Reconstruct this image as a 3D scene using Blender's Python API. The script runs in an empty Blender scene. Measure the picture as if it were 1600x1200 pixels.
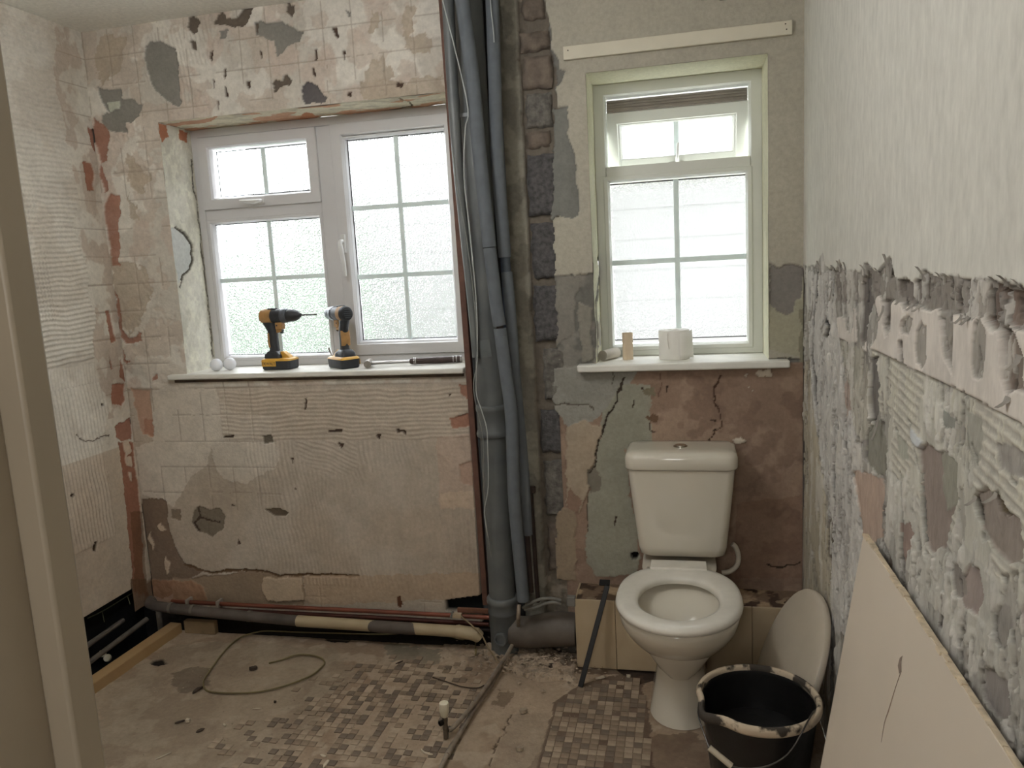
import bpy, math, random
import numpy as np
from mathutils import Vector, Matrix

random.seed(7)
RNG = np.random.RandomState(11)
SC = bpy.context.scene
COL = SC.collection

# ------------------------------------------------------------------ camera
YAW, PITCH, ROLL, FPX = 0.22511986, -0.15035185, 0.05365256, 1201.87
CAMZ = 1.40
def _rot(a, b, c):
    ca, sa, cb, sb, cc, sc = math.cos(a), math.sin(a), math.cos(b), math.sin(b), math.cos(c), math.sin(c)
    return (np.array([[ca, -sa, 0], [sa, ca, 0], [0, 0, 1]]) @ np.array([[1, 0, 0], [0, cb, -sb], [0, sb, cb]])
            @ np.array([[cc, 0, sc], [0, 1, 0], [-sc, 0, cc]]))
RM = _rot(YAW, PITCH, ROLL)
cam_d = bpy.data.cameras.new('camera')
cam_d.sensor_fit = 'HORIZONTAL'; cam_d.sensor_width = 36.0
cam_d.lens = 36.0 * FPX / 1600.0
cam_d.clip_start = 0.02
cam = bpy.data.objects.new('camera', cam_d)
COL.objects.link(cam)
mw = Matrix.Identity(4)
for i in range(3):
    mw[i][0] = RM[i][0]; mw[i][1] = RM[i][2]; mw[i][2] = -RM[i][1]
mw[2][3] = CAMZ
cam.matrix_world = mw
SC.camera = cam

# ------------------------------------------------------------------ world, lights, exposure
w = bpy.data.worlds.new('world'); SC.world = w; w.use_nodes = True
nt = w.node_tree; nt.nodes.clear()
tc = nt.nodes.new('ShaderNodeTexCoord'); sp = nt.nodes.new('ShaderNodeSeparateXYZ')
cr = nt.nodes.new('ShaderNodeValToRGB'); bg = nt.nodes.new('ShaderNodeBackground'); wo = nt.nodes.new('ShaderNodeOutputWorld')
nt.links.new(tc.outputs['Generated'], sp.inputs[0]); nt.links.new(sp.outputs['Z'], cr.inputs[0])
nt.links.new(cr.outputs[0], bg.inputs[0]); nt.links.new(bg.outputs[0], wo.inputs[0])
cr.color_ramp.elements[0].position = 0.0; cr.color_ramp.elements[0].color = (0.62, 0.65, 0.67, 1)
cr.color_ramp.elements[1].position = 0.9; cr.color_ramp.elements[1].color = (0.93, 0.96, 1.0, 1)
bg.inputs[1].default_value = 15.0

def area(name, loc, rot, sx, sy, power, color=(1, 1, 1), portal=False):
    d = bpy.data.lights.new(name, 'AREA'); d.shape = 'RECTANGLE'; d.size = sx; d.size_y = sy
    d.energy = power; d.color = color
    if portal: d.cycles.is_portal = True
    o = bpy.data.objects.new(name, d); COL.objects.link(o); o.location = loc; o.rotation_euler = rot
    return o
area('daylight_portal', (-1.335, 2.93, 1.52), (math.radians(-90), 0, 0), 1.12, 0.95, 1, portal=True)
area('daylight_portal', (-0.02, 3.02, 1.53), (math.radians(-90), 0, 0), 0.56, 0.95, 1, portal=True)
area('hall_light', (-0.30, -1.45, 1.9), (math.radians(80), 0, 0), 0.5, 0.9, 7, (1.0, 0.97, 0.93))

vs = SC.view_settings
SC.display_settings.display_device = 'sRGB'
vs.view_transform = 'Standard'; vs.look = 'None'; vs.exposure = 0.90; vs.gamma = 1.0; vs.use_curve_mapping = False
SC.cycles.max_bounces = 10; SC.cycles.diffuse_bounces = 7; SC.cycles.transparent_max_bounces = 12
SC.cycles.transmission_bounces = 8; SC.cycles.sample_clamp_indirect = 6.0
SC.cycles.caustics_reflective = False; SC.cycles.caustics_refractive = False

# ------------------------------------------------------------------ rays through photo pixels, met with real planes
CAMP = np.array([0, 0, CAMZ])
def ray(x, y): return RM @ np.array([x - 800.0, FPX, 600.0 - y])
def on_y(x, y, Y):
    d = ray(x, y); return CAMP + d * (Y / d[1])
def on_x(x, y, X):
    d = ray(x, y); return CAMP + d * (X / d[0])
def on_z(x, y, Z=0.0):
    d = ray(x, y); return CAMP + d * ((Z - CAMZ) / d[2])
def project(P):
    q = (P - CAMP) @ RM
    d = np.where(q[:, 1] > 0.05, q[:, 1], 0.05)
    return 800 + FPX * q[:, 0] / d, 600 - FPX * q[:, 2] / d

YB, XL, XR, ZC = 2.64, -2.19, 0.375, 2.357

# ------------------------------------------------------------------ materials
def lin(c):
    c = np.asarray(c, float) / 255.0
    return np.where(c <= 0.04045, c / 12.92, ((c + 0.055) / 1.055) ** 2.4)
MATS = {}
def mat(name, rgb, rough=0.6, metal=0.0, var=0.12, scale=18.0, bump=0.15, bscale=60.0, rgb2=None, spec=0.5, coat=0.0, patch=None):
    if name in MATS: return MATS[name]
    m = bpy.data.materials.new(name); m.use_nodes = True
    n = m.node_tree; b = n.nodes['Principled BSDF']
    b.inputs['Roughness'].default_value = rough; b.inputs['Metallic'].default_value = metal
    b.inputs['Specular IOR Level'].default_value = spec; b.inputs['Coat Weight'].default_value = coat
    t = n.nodes.new('ShaderNodeTexCoord')
    no = n.nodes.new('ShaderNodeTexNoise'); no.inputs['Scale'].default_value = scale; no.inputs['Detail'].default_value = 6
    n.links.new(t.outputs['Object'], no.inputs['Vector'])
    r = n.nodes.new('ShaderNodeValToRGB')
    a = lin(rgb); c2 = lin(rgb2) if rgb2 is not None else None
    lo = a * (1 - var); hi = np.minimum(a * (1 + var), 1) if c2 is None else c2
    r.color_ramp.elements[0].position = 0.32 if patch is None else patch[0]
    r.color_ramp.elements[1].position = 0.68 if patch is None else patch[1]
    r.color_ramp.elements[0].color = (*lo, 1); r.color_ramp.elements[1].color = (*hi, 1)
    n.links.new(no.outputs['Fac'], r.inputs[0]); n.links.new(r.outputs[0], b.inputs['Base Color'])
    if bump > 0:
        n2 = n.nodes.new('ShaderNodeTexNoise'); n2.inputs['Scale'].default_value = bscale; n2.inputs['Detail'].default_value = 5
        n.links.new(t.outputs['Object'], n2.inputs['Vector'])
        bp = n.nodes.new('ShaderNodeBump'); bp.inputs['Strength'].default_value = bump; bp.inputs['Distance'].default_value = 0.004
        n.links.new(n2.outputs['Fac'], bp.inputs['Height']); n.links.new(bp.outputs[0], b.inputs['Normal'])
    MATS[name] = m
    return m

def relief_mat(name, rough=0.92, bump=0.35, bscale=140.0, aniso=(1, 1, 1)):
    m = bpy.data.materials.new(name); m.use_nodes = True
    n = m.node_tree; b = n.nodes['Principled BSDF']
    b.inputs['Roughness'].default_value = rough; b.inputs['Specular IOR Level'].default_value = 0.25
    at = n.nodes.new('ShaderNodeAttribute'); at.attribute_name = 'Col'
    t = n.nodes.new('ShaderNodeTexCoord'); mp = n.nodes.new('ShaderNodeMapping'); mp.inputs['Scale'].default_value = aniso
    n.links.new(t.outputs['Object'], mp.inputs[0])
    no = n.nodes.new('ShaderNodeTexNoise'); no.inputs['Scale'].default_value = bscale * 0.5; no.inputs['Detail'].default_value = 6
    no.inputs['Roughness'].default_value = 0.65
    n.links.new(mp.outputs[0], no.inputs['Vector'])
    mr = n.nodes.new('ShaderNodeMapRange'); mr.inputs['From Min'].default_value = 0.25; mr.inputs['From Max'].default_value = 0.75
    mr.inputs['To Min'].default_value = 0.86; mr.inputs['To Max'].default_value = 1.12
    n.links.new(no.outputs['Fac'], mr.inputs[0])
    mx = n.nodes.new('ShaderNodeVectorMath'); mx.operation = 'SCALE'
    n.links.new(at.outputs['Color'], mx.inputs[0]); n.links.new(mr.outputs[0], mx.inputs['Scale'])
    n.links.new(mx.outputs[0], b.inputs['Base Color'])
    n2 = n.nodes.new('ShaderNodeTexNoise'); n2.inputs['Scale'].default_value = bscale; n2.inputs['Detail'].default_value = 4
    n.links.new(mp.outputs[0], n2.inputs['Vector'])
    bp = n.nodes.new('ShaderNodeBump'); bp.inputs['Distance'].default_value = 0.004
    sm = n.nodes.new('ShaderNodeMath'); sm.operation = 'MULTIPLY'; sm.inputs[1].default_value = bump
    n.links.new(at.outputs['Alpha'], sm.inputs[0]); n.links.new(sm.outputs[0], bp.inputs['Strength'])
    n.links.new(n2.outputs['Fac'], bp.inputs['Height']); n.links.new(bp.outputs[0], b.inputs['Normal'])
    return m

def glass_mat():
    m = bpy.data.materials.new('obscured_glass'); m.use_nodes = True
    n = m.node_tree; n.nodes.clear()
    out = n.nodes.new('ShaderNodeOutputMaterial')
    t = n.nodes.new('ShaderNodeTexCoord')
    vo = n.nodes.new('ShaderNodeTexVoronoi'); vo.inputs['Scale'].default_value = 150; vo.feature = 'SMOOTH_F1'
    no = n.nodes.new('ShaderNodeTexNoise'); no.inputs['Scale'].default_value = 90; no.inputs['Detail'].default_value = 3
    n.links.new(t.outputs['Object'], no.inputs['Vector']); n.links.new(t.outputs['Object'], vo.inputs['Vector'])
    ad = n.nodes.new('ShaderNodeMath'); ad.operation = 'ADD'
    n.links.new(vo.outputs['Distance'], ad.inputs[0]); n.links.new(no.outputs['Fac'], ad.inputs[1])
    bp = n.nodes.new('ShaderNodeBump'); bp.inputs['Strength'].default_value = 1.0; bp.inputs['Distance'].default_value = 0.012
    n.links.new(ad.outputs[0], bp.inputs['Height'])
    tr = n.nodes.new('ShaderNodeBsdfTranslucent'); tr.inputs[0].default_value = (0.92, 0.93, 0.93, 1)
    n.links.new(bp.outputs[0], tr.inputs['Normal'])
    tp = n.nodes.new('ShaderNodeBsdfTransparent'); tp.inputs[0].default_value = (0.95, 0.955, 0.955, 1)
    gl = n.nodes.new('ShaderNodeBsdfGlossy'); gl.inputs['Roughness'].default_value = 0.25
    n.links.new(bp.outputs[0], gl.inputs['Normal'])
    rf = n.nodes.new('ShaderNodeBsdfRefraction'); rf.inputs['Color'].default_value = (0.95, 0.96, 0.96, 1)
    rf.inputs['Roughness'].default_value = 0.10; rf.inputs['IOR'].default_value = 1.22
    n.links.new(bp.outputs[0], rf.inputs['Normal'])
    m0 = n.nodes.new('ShaderNodeMixShader'); m0.inputs[0].default_value = 0.07
    n.links.new(rf.outputs[0], m0.inputs[1]); n.links.new(tr.outputs[0], m0.inputs[2])
    m1 = n.nodes.new('ShaderNodeMixShader'); m1.inputs[0].default_value = 0.44
    n.links.new(m0.outputs[0], m1.inputs[1]); n.links.new(tp.outputs[0], m1.inputs[2])
    m2 = n.nodes.new('ShaderNodeMixShader'); m2.inputs[0].default_value = 0.06
    n.links.new(m1.outputs[0], m2.inputs[1]); n.links.new(gl.outputs[0], m2.inputs[2])
    n.links.new(m2.outputs[0], out.inputs[0])
    return m

# ------------------------------------------------------------------ object helpers
def tag(o, label=None, cat=None, group=None, kind=None):
    if label: o['label'] = label
    if cat: o['category'] = cat
    if group: o['group'] = group
    if kind: o['kind'] = kind
    return o
def thing(name, loc=(0, 0, 0), rot=(0, 0, 0), **kw):
    o = bpy.data.objects.new(name, None); COL.objects.link(o)
    o.location = loc; o.rotation_euler = rot; o.empty_display_size = 0.05
    return tag(o, **kw)

class MB:
    """collects shapes into ONE mesh"""
    def __init__(s): s.v = []; s.f = []
    def add(s, v, f):
        k = len(s.v); s.v += [tuple(map(float, p)) for p in v]; s.f += [tuple(i + k for i in q) for q in f]; return s
    def box(s, x0, x1, y0, y1, z0, z1):
        v = [(x, y, z) for x in (x0, x1) for y in (y0, y1) for z in (z0, z1)]
        return s.add(v, [(0, 1, 3, 2), (4, 6, 7, 5), (0, 4, 5, 1), (2, 3, 7, 6), (0, 2, 6, 4), (1, 5, 7, 3)])
    def obox(s, c, ux, uy, uz, hx, hy, hz):
        c, ux, uy, uz = map(np.array, (c, ux, uy, uz))
        v = [c + ux * a * hx + uy * b * hy + uz * d * hz for a in (-1, 1) for b in (-1, 1) for d in (-1, 1)]
        return s.add(v, [(0, 1, 3, 2), (4, 6, 7, 5), (0, 4, 5, 1), (2, 3, 7, 6), (0, 2, 6, 4), (1, 5, 7, 3)])
    def loft(s, rings, cap0=True, cap1=True, closed=False):
        n = len(rings[0]); v = [p for r in rings for p in r]; f = []
        m = len(rings)
        for i in range(m if closed else m - 1):
            a, b = i * n, ((i + 1) % m) * n
            for j in range(n):
                k = (j + 1) % n; f.append((a + j, a + k, b + k, b + j))
        if not closed:
            if cap0: f.append(tuple(range(n - 1, -1, -1)))
            if cap1: f.append(tuple(range((m - 1) * n, m * n)))
        return s.add(v, f)
    def tube(s, pts, r, seg=12, smooth=0):
        P = [np.array(p, float) for p in pts]
        if smooth:
            Q = []
            for i in range(len(P) - 1):
                p0, p1, p2, p3 = P[max(i - 1, 0)], P[i], P[i + 1], P[min(i + 2, len(P) - 1)]
                for k in range(smooth):
                    t = k / smooth
                    Q.append(0.5 * ((2 * p1) + (-p0 + p2) * t + (2 * p0 - 5 * p1 + 4 * p2 - p3) * t * t + (-p0 + 3 * p1 - 3 * p2 + p3) * t ** 3))
            Q.append(P[-1]); P = Q
        rr = list(r) if hasattr(r, '__len__') else [r] * len(P)
        if len(rr) != len(P): rr = list(np.interp(np.linspace(0, 1, len(P)), np.linspace(0, 1, len(rr)), rr))
        d0 = P[1] - P[0]; d0 = d0 / np.linalg.norm(d0)
        a = np.cross(d0, [0, 0, 1.0])
        if np.linalg.norm(a) < 0.1: a = np.cross(d0, [0, 1.0, 0])
        a /= np.linalg.norm(a); rings = []
        for i, p in enumerate(P):
            d = (P[min(i + 1, len(P) - 1)] - P[max(i - 1, 0)]); d /= np.linalg.norm(d)
            a = a - d * (a @ d); a /= np.linalg.norm(a); b = np.cross(d, a)
            rings.append([p + rr[i] * (math.cos(2 * math.pi * j / seg) * a + math.sin(2 * math.pi * j / seg) * b) for j in range(seg)])
        return s.loft(rings)
    def lathe(s, prof, c=(0, 0, 0), ax=(0, 0, 1), seg=32, sy=1.0):
        """prof: (r, h) pairs along axis"""
        ax = np.array(ax, float); ax /= np.linalg.norm(ax)
        a = np.cross(ax, [0, 1.0, 0]) if abs(ax[1]) < 0.9 else np.cross(ax, [1.0, 0, 0])
        a /= np.linalg.norm(a); b = np.cross(ax, a); c = np.array(c, float)
        return s.loft([[c + ax * h + max(r, 1e-4) * (math.cos(2 * math.pi * j / seg) * a + sy * math.sin(2 * math.pi * j / seg) * b) for j in range(seg)] for r, h in prof])
    def build(s, name, m, parent=None, smooth=True, bevel=0.0, bseg=2, angle=40, subsurf=0):
        me = bpy.data.meshes.new(name); me.from_pydata(s.v, [], s.f); me.update()
        import bmesh
        bm = bmesh.new(); bm.from_mesh(me); bmesh.ops.recalc_face_normals(bm, faces=bm.faces); bm.to_mesh(me); bm.free()
        o = bpy.data.objects.new(name, me); COL.objects.link(o)
        if m: me.materials.append(m)
        if smooth:
            me.polygons.foreach_set('use_smooth', [True] * len(me.polygons))
            try: me.set_sharp_from_angle(angle=math.radians(angle))
            except Exception: pass
        if bevel:
            b = o.modifiers.new('b', 'BEVEL'); b.width = bevel; b.segments = bseg; b.limit_method = 'ANGLE'; b.angle_limit = math.radians(35)
        if subsurf:
            b = o.modifiers.new('s', 'SUBSURF'); b.levels = b.render_levels = subsurf
        if parent: o.parent = parent
        return o

def box_obj(name, dims, m, parent=None, bevel=0.0, **kw):
    return MB().box(*dims).build(name, m, parent, bevel=bevel, **kw)

# ------------------------------------------------------------------ numpy noise
_T = np.random.RandomState(5).rand(256, 256)
def vnoise(x, y, seed=0):
    x = x + seed * 17.37; y = y + seed * 5.91
    xi = np.floor(x).astype(np.int64); yi = np.floor(y).astype(np.int64)
    fx = x - xi; fy = y - yi; fx = fx * fx * (3 - 2 * fx); fy = fy * fy * (3 - 2 * fy)
    a = _T[xi & 255, yi & 255]; b = _T[(xi + 1) & 255, yi & 255]; c = _T[xi & 255, (yi + 1) & 255]; d = _T[(xi + 1) & 255, (yi + 1) & 255]
    return (a * (1 - fx) + b * fx) * (1 - fy) + (c * (1 - fx) + d * fx) * fy
def fbm(x, y, octv=4, seed=0, gain=0.5):
    t = np.zeros_like(x); amp = 1.0; tot = 0
    for i in range(octv):
        t += amp * vnoise(x * 2 ** i, y * 2 ** i, seed + i * 3); tot += amp; amp *= gain
    return t / tot

def coords(breaks, steps):
    out = [breaks[0]]
    if not hasattr(steps, '__len__'): steps = [steps] * (len(breaks) - 1)
    for a, b, s in zip(breaks[:-1], breaks[1:], steps):
        n = max(1, int(round((b - a) / s))); out += list(np.linspace(a, b, n + 1)[1:])
    return np.array(out)

class Relief:
    """a surface with real relief: P = O + u*ud + v*vd + H*nd, and its own colours"""
    def __init__(s, us, vs_, O, ud, vd, nd, seed=0, wamp=0.007):
        s.us, s.vs = us, vs_
        U, V = np.meshgrid(us, vs_, indexing='ij'); s.U, s.V = U.ravel(), V.ravel()
        s.O, s.ud, s.vd, s.nd = (np.array(a, float) for a in (O, ud, vd, nd))
        s.H = np.zeros_like(s.U); s.C = np.zeros((len(s.U), 3)); s.A = np.ones(len(s.U)); s.M = np.ones(len(s.U)); s.seed = seed
        s.px = []
        w1 = fbm(s.U * 40, s.V * 40, 4, seed + 1) - 0.5; w2 = fbm(s.U * 40, s.V * 40, 4, seed + 2) - 0.5
        w3 = fbm(s.U * 11, s.V * 11, 3, seed + 21) - 0.5; w4 = fbm(s.U * 11, s.V * 11, 3, seed + 22) - 0.5
        for a in (0.0, 1.0, 2.2):
            s.px.append(project(s.O + np.outer(s.U + wamp * a * (w1 * 2 + w3 * 2), s.ud) + np.outer(s.V + wamp * a * (w2 * 2 + w4 * 2), s.vd)))
    def m(s, pts, w=1):
        X, Y = s.px[w]; pts = np.array(pts, float)
        x0, y0 = pts.min(0) - 1; x1, y1 = pts.max(0) + 1
        idx = np.nonzero((X > x0) & (X < x1) & (Y > y0) & (Y < y1))[0]
        x, y = X[idx], Y[idx]; ins = np.zeros(len(idx), bool); j = len(pts) - 1
        for i in range(len(pts)):
            xi, yi = pts[i]; xj, yj = pts[j]
            if yi != yj:
                c = ((yi > y) != (yj > y)) & (x < (xj - xi) * (y - yi) / (yj - yi) + xi); ins ^= c
            j = i
        out = np.zeros(len(X), bool); out[idx[ins]] = True
        return out
    def paint(s, mask, col=None, h=None, a=1.0, add=None, rough=0.0, rs=120):
        if col is not None:
            c = lin(col)
            s.C[mask] = s.C[mask] * (1 - a) + c * a
        if h is not None: s.H[mask] = h
        if add is not None: s.H[mask] += add
        if rough: s.H[mask] += rough * (fbm(s.U[mask] * rs, s.V[mask] * rs, 4, s.seed + 31) - 0.5)
    def poly(s, pts, col=None, h=None, w=1, **k): s.paint(s.m(pts, w), col, h, **k)
    def line(s, pts, wid, col, h=-0.002, w=1):
        for (xa, ya), (xb, yb) in zip(pts[:-1], pts[1:]):
            l = math.hypot(xb - xa, yb - ya) + 1e-6; nx, ny = -(yb - ya) / l * wid / 2, (xb - xa) / l * wid / 2
            s.poly([(xa + nx, ya + ny), (xb + nx, yb + ny), (xb - nx, yb - ny), (xa - nx, ya - ny)], col, h, w)
    def comb(s, mask, ang, pitch, amp, wob=0.006, col=None):
        """ridges left by a notched trowel"""
        u, v = s.U[mask], s.V[mask]; ca, sa = math.cos(ang), math.sin(ang)
        t = u * ca + v * sa + wob * (fbm(u * 9, v * 9, 2, s.seed + 8) - 0.5) * 2
        r = 0.5 + 0.5 * np.sin(2 * math.pi * t / pitch)
        s.H[mask] += amp * r ** 1.5 * (0.6 + 0.6 * fbm(u * 30, v * 30, 2, s.seed + 9))
        if col is not None: mixc(s, mask, col, smoothstep(r, 0.45, 0.7) * 0.8)
    def build(s, name, m, holes=(), parent=None):
        mo = 0.80 + 0.24 * fbm(s.U * 22, s.V * 22, 4, s.seed + 61, 0.6) + 0.16 * fbm(s.U * 4, s.V * 4, 3, s.seed + 62)
        mo = 1 + (mo - 1) * s.M; s.C *= mo[:, None]
        nu, nv = len(s.us), len(s.vs)
        P = s.O + np.outer(s.U, s.ud) + np.outer(s.V, s.vd) + np.outer(s.H, s.nd)
        cu = (s.us[:-1] + s.us[1:]) / 2; cv = (s.vs[:-1] + s.vs[1:]) / 2
        keep = np.ones((nu - 1, nv - 1), bool)
        for (a, b, c, d) in holes:
            keep &= ~(((cu > a) & (cu < b))[:, None] & ((cv > c) & (cv < d))[None, :])
        I, J = np.nonzero(keep); a = I * nv + J
        Q = np.stack([a, a + nv, a + nv + 1, a + 1], 1)
        if np.dot(np.cross(s.ud, s.vd), s.nd) < 0: Q = Q[:, ::-1]
        used = np.zeros(len(P), bool); used[Q.ravel()] = True
        remap = np.cumsum(used) - 1; Q = remap[Q]; P = P[used]; C = s.C[used]; A = s.A[used]
        me = bpy.data.meshes.new(name)
        me.vertices.add(len(P)); me.vertices.foreach_set('co', P.astype(np.float32).ravel())
        me.loops.add(Q.size); me.loops.foreach_set('vertex_index', Q.astype(np.int32).ravel())
        me.polygons.add(len(Q)); me.polygons.foreach_set('loop_start', (np.arange(len(Q)) * 4).astype(np.int32))
        try: me.polygons.foreach_set('loop_total', np.full(len(Q), 4, np.int32))
        except Exception: pass
        me.polygons.foreach_set('use_smooth', np.ones(len(Q), bool))
        me.update(calc_edges=True)
        at = me.attributes.new('Col', 'FLOAT_COLOR', 'POINT')
        at.data.foreach_set('color', np.concatenate([np.clip(C, 0, 1), A[:, None]], 1).astype(np.float32).ravel())
        me.materials.append(m)
        o = bpy.data.objects.new(name, me); COL.objects.link(o)
        if parent: o.parent = parent
        return o

M_plaster = relief_mat('stripped_plaster')
M_streak = relief_mat('torn_plaster', bump=0.6, bscale=110, aniso=(1, 1, 0.35))
M_floor = relief_mat('dusty_screed', bump=0.5, bscale=120)

def mixc(R, mask, c, a): R.C[mask] = R.C[mask] * (1 - a[:, None]) + lin(c) * a[:, None]
def smoothstep(x, a, b):
    t = np.clip((x - a) / (b - a), 0, 1); return t * t * (3 - 2 * t)

# ================================================================== BACK WALL
LO = (-1.905, -0.772, 1.035, 2.004)      # left window opening
RO = (-0.302, 0.268, 1.045, 2.015)       # right window opening
us = coords([XL, LO[0], LO[1], -0.60, -0.52, -0.415, RO[0], RO[1], XR], 0.0040)
vz = coords([-0.14, 0.0, LO[2], RO[2], LO[3], RO[3], ZC], [0.02, 0.0040, 0.005, 0.0042, 0.0055, 0.0040])
B = Relief(us, vz, (0, YB, 0), (1, 0, 0), (0, 0, 1), (0, -1, 0), seed=3, wamp=0.009)
U, V = B.U, B.V
left = U < -0.768
n1 = fbm(U * 6, V * 6, 5, 40); n2 = fbm(U * 16, V * 16, 4, 50); n3 = fbm(U * 3.2, V * 3.2, 3, 60)
B.paint(left, (196, 190, 179))
up = left & (V > 1.0)
mixc(B, up, (216, 211, 201), smoothstep(n1[up], 0.47, 0.53) * 0.8)
mixc(B, up, (184, 168, 153), smoothstep(n2[up] + 0.3 * (n3[up] - 0.5), 0.56, 0.60) * 0.5)
mixc(B, up, (192, 176, 163), smoothstep(fbm(U[up] * 9, V[up] * 5, 4, 66), 0.55, 0.6) * 0.6)
B.H += np.where(up, 0.0024 * smoothstep(n1, .47, .49) - 0.0020 * smoothstep(n2 + .3 * (n3 - .5), .56, .575) + 0.0012 * np.round(n2 * 7) / 3, 0)
low = left & (V <= 1.0)
B.paint(low, (180, 169, 155))
mixc(B, low, (190, 180, 167), smoothstep(n1[low], 0.48, 0.6) * 0.6)
mixc(B, low, (168, 152, 134), smoothstep(n3[low], 0.5, 0.62) * 0.4)
B.H += np.where(low, 0.001 * n2, 0)
# whitish thin-set left by the tiles, below and left of the window
WH = (204, 196, 184)
for p in ([(236, 600), (330, 592), (342, 620), (362, 640), (350, 690), (332, 700), (322, 728), (300, 740), (272, 790), (222, 775), (212, 700), (240, 690)],
          [(290, 690), (430, 692), (436, 710), (430, 735), (402, 745), (384, 756), (350, 750), (338, 735), (332, 700)],
          [(215, 560), (262, 560), (330, 600), (240, 612)],
          [(408, 905), (470, 902), (474, 940), (420, 940), (410, 925)],
          [(330, 640), (430, 650), (420, 690), (300, 692)]):
    mk = B.m(p) & left; B.paint(mk, WH, a=0.8, add=0.001)
# tan patches framed by little scarps among the tile prints
TAN = (174, 160, 142)
for p in ([(566, 108), (580, 95), (600, 90), (614, 104), (618, 120), (600, 130), (566, 130)], [(632, 14), (648, 10), (650, 28), (640, 56), (664, 50), (676, 62), (672, 80), (648, 84), (636, 70), (630, 40)],
          [(575, 15), (590, 25), (596, 45), (584, 60), (576, 50), (582, 30)], [(155, 60), (200, 62), (185, 100), (160, 130), (150, 110)], [(196, 235), (232, 275), (225, 300), (205, 290), (200, 260)],
          [(170, 400), (230, 420), (240, 470), (205, 520), (188, 500), (180, 450)], [(205, 300), (222, 350), (205, 345)], [(560, 130), (690, 120), (695, 145), (560, 160)]):
    B.poly(p, TAN, w=2, add=-0.002, a=0.8)
# tile joints printed in the adhesive
def joint_mask(p, d, ph, wd): return np.abs(((p - ph) / d + 0.5) % 1.0 - 0.5) * d < wd
tl = left & (fbm(U * 7, V * 7, 3, 77) > 0.40) & ((V > 1.06) | (U < -1.55) & (V > 0.5) | (V < 0.19))
jw = V + 0.003 * (n2 - 0.5); ju = U + 0.02 * 0 + 0.003 * (n1 - 0.5)
row = np.floor((V - 0.047) / 0.1053)
jm = tl & (joint_mask(jw, 0.1053, 0.047, 0.0019) | (joint_mask(ju, 0.1083, -0.994, 0.0019) & (_T[(row.astype(int)) & 255, 3] > 0.15)))
B.paint(jm, (146, 134, 120), a=0.55, add=-0.0020)
# notched-trowel ridges
cb = left & (V > 0.79) & (V < 0.985) & (U > -1.78); B.paint(cb, (184, 171, 154), a=0.4); B.comb(cb, math.pi / 2, 0.0165, 0.0030, 0.012)
mk = left & (V > 0.2) & (V < 0.785) & (U > -1.66 + 0.3 * (n3 - 0.5)) & (U < -0.93)
cx, cz = -1.32, 0.80
fan = np.hypot(U - cx, V - cz - 0.02)
mr = mk & (fan < 0.17) & (U < -1.22)
B.comb(mk & ~mr, 0.0 + 0.08, 0.0165, 0.0022, 0.016)
B.comb(mr, math.pi / 2 - 0.3, 0.0165, 0.0022, 0.02)
B.comb(B.m([(688, 795), (756, 790), (758, 898), (690, 896)]) & left, 0.0, 0.0165, 0.0042, 0.003)
for p in ([(277, 78), (300, 76), (306, 166), (284, 166)], [(300, 74), (334, 78), (330, 100), (296, 100)], [(300, 28), (332, 24), (334, 60), (280, 75), (228, 60)], [(400, 60), (470, 30), (470, 45), (400, 70)]):
    B.comb(B.m(p), 0.1, 0.016, 0.0035, 0.01)
# grey undercoat showing
GR = (136, 133, 126)
for p in ([(228, 75), (236, 68), (252, 64), (262, 68), (276, 74), (277, 100), (281, 130), (284, 158), (280, 167), (268, 164), (256, 150), (240, 142), (232, 122), (226, 95)],
          [(153, 136), (190, 140), (192, 155), (206, 154), (221, 165), (219, 182), (200, 192), (198, 207), (178, 206), (160, 198), (161, 181), (172, 175), (158, 160)],
          [(400, 36), (440, 34), (472, 50), (468, 66), (450, 74), (432, 90), (430, 62), (400, 56)], [(540, 12), (548, 18), (545, 28)], [(342, 50), (358, 46), (352, 62), (343, 62)]):
    B.poly(p, GR, h=-0.004, rough=0.001)
B.poly([(168, 162), (186, 158), (187, 168), (173, 174)], (188, 190, 174), h=0.0)
for p in ([(472, 135), (478, 127), (495, 135), (510, 150), (508, 158), (475, 164), (470, 150)],):
    B.poly(p, (96, 92, 92), h=-0.006, rough=0.002)
for p in ([(297, 28), (304, 24), (312, 35), (310, 48), (303, 52), (296, 42)], [(332, 34), (346, 18), (352, 28), (372, 27), (378, 14), (396, 8), (394, 22), (384, 40), (368, 45), (356, 40), (334, 40)],
          [(298, 62), (306, 62), (308, 78), (300, 76)], [(425, 132), (430, 124), (440, 128), (445, 119), (457, 126), (450, 137), (440, 136), (428, 146)], [(450, 4), (462, 8), (460, 20), (455, 28), (448, 18)],
          [(400, 36), (405, 40), (404, 54), (400, 52)]):
    B.poly(p, (104, 94, 84), h=-0.007, rough=0.005)
SL = (84, 68, 58)
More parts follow.
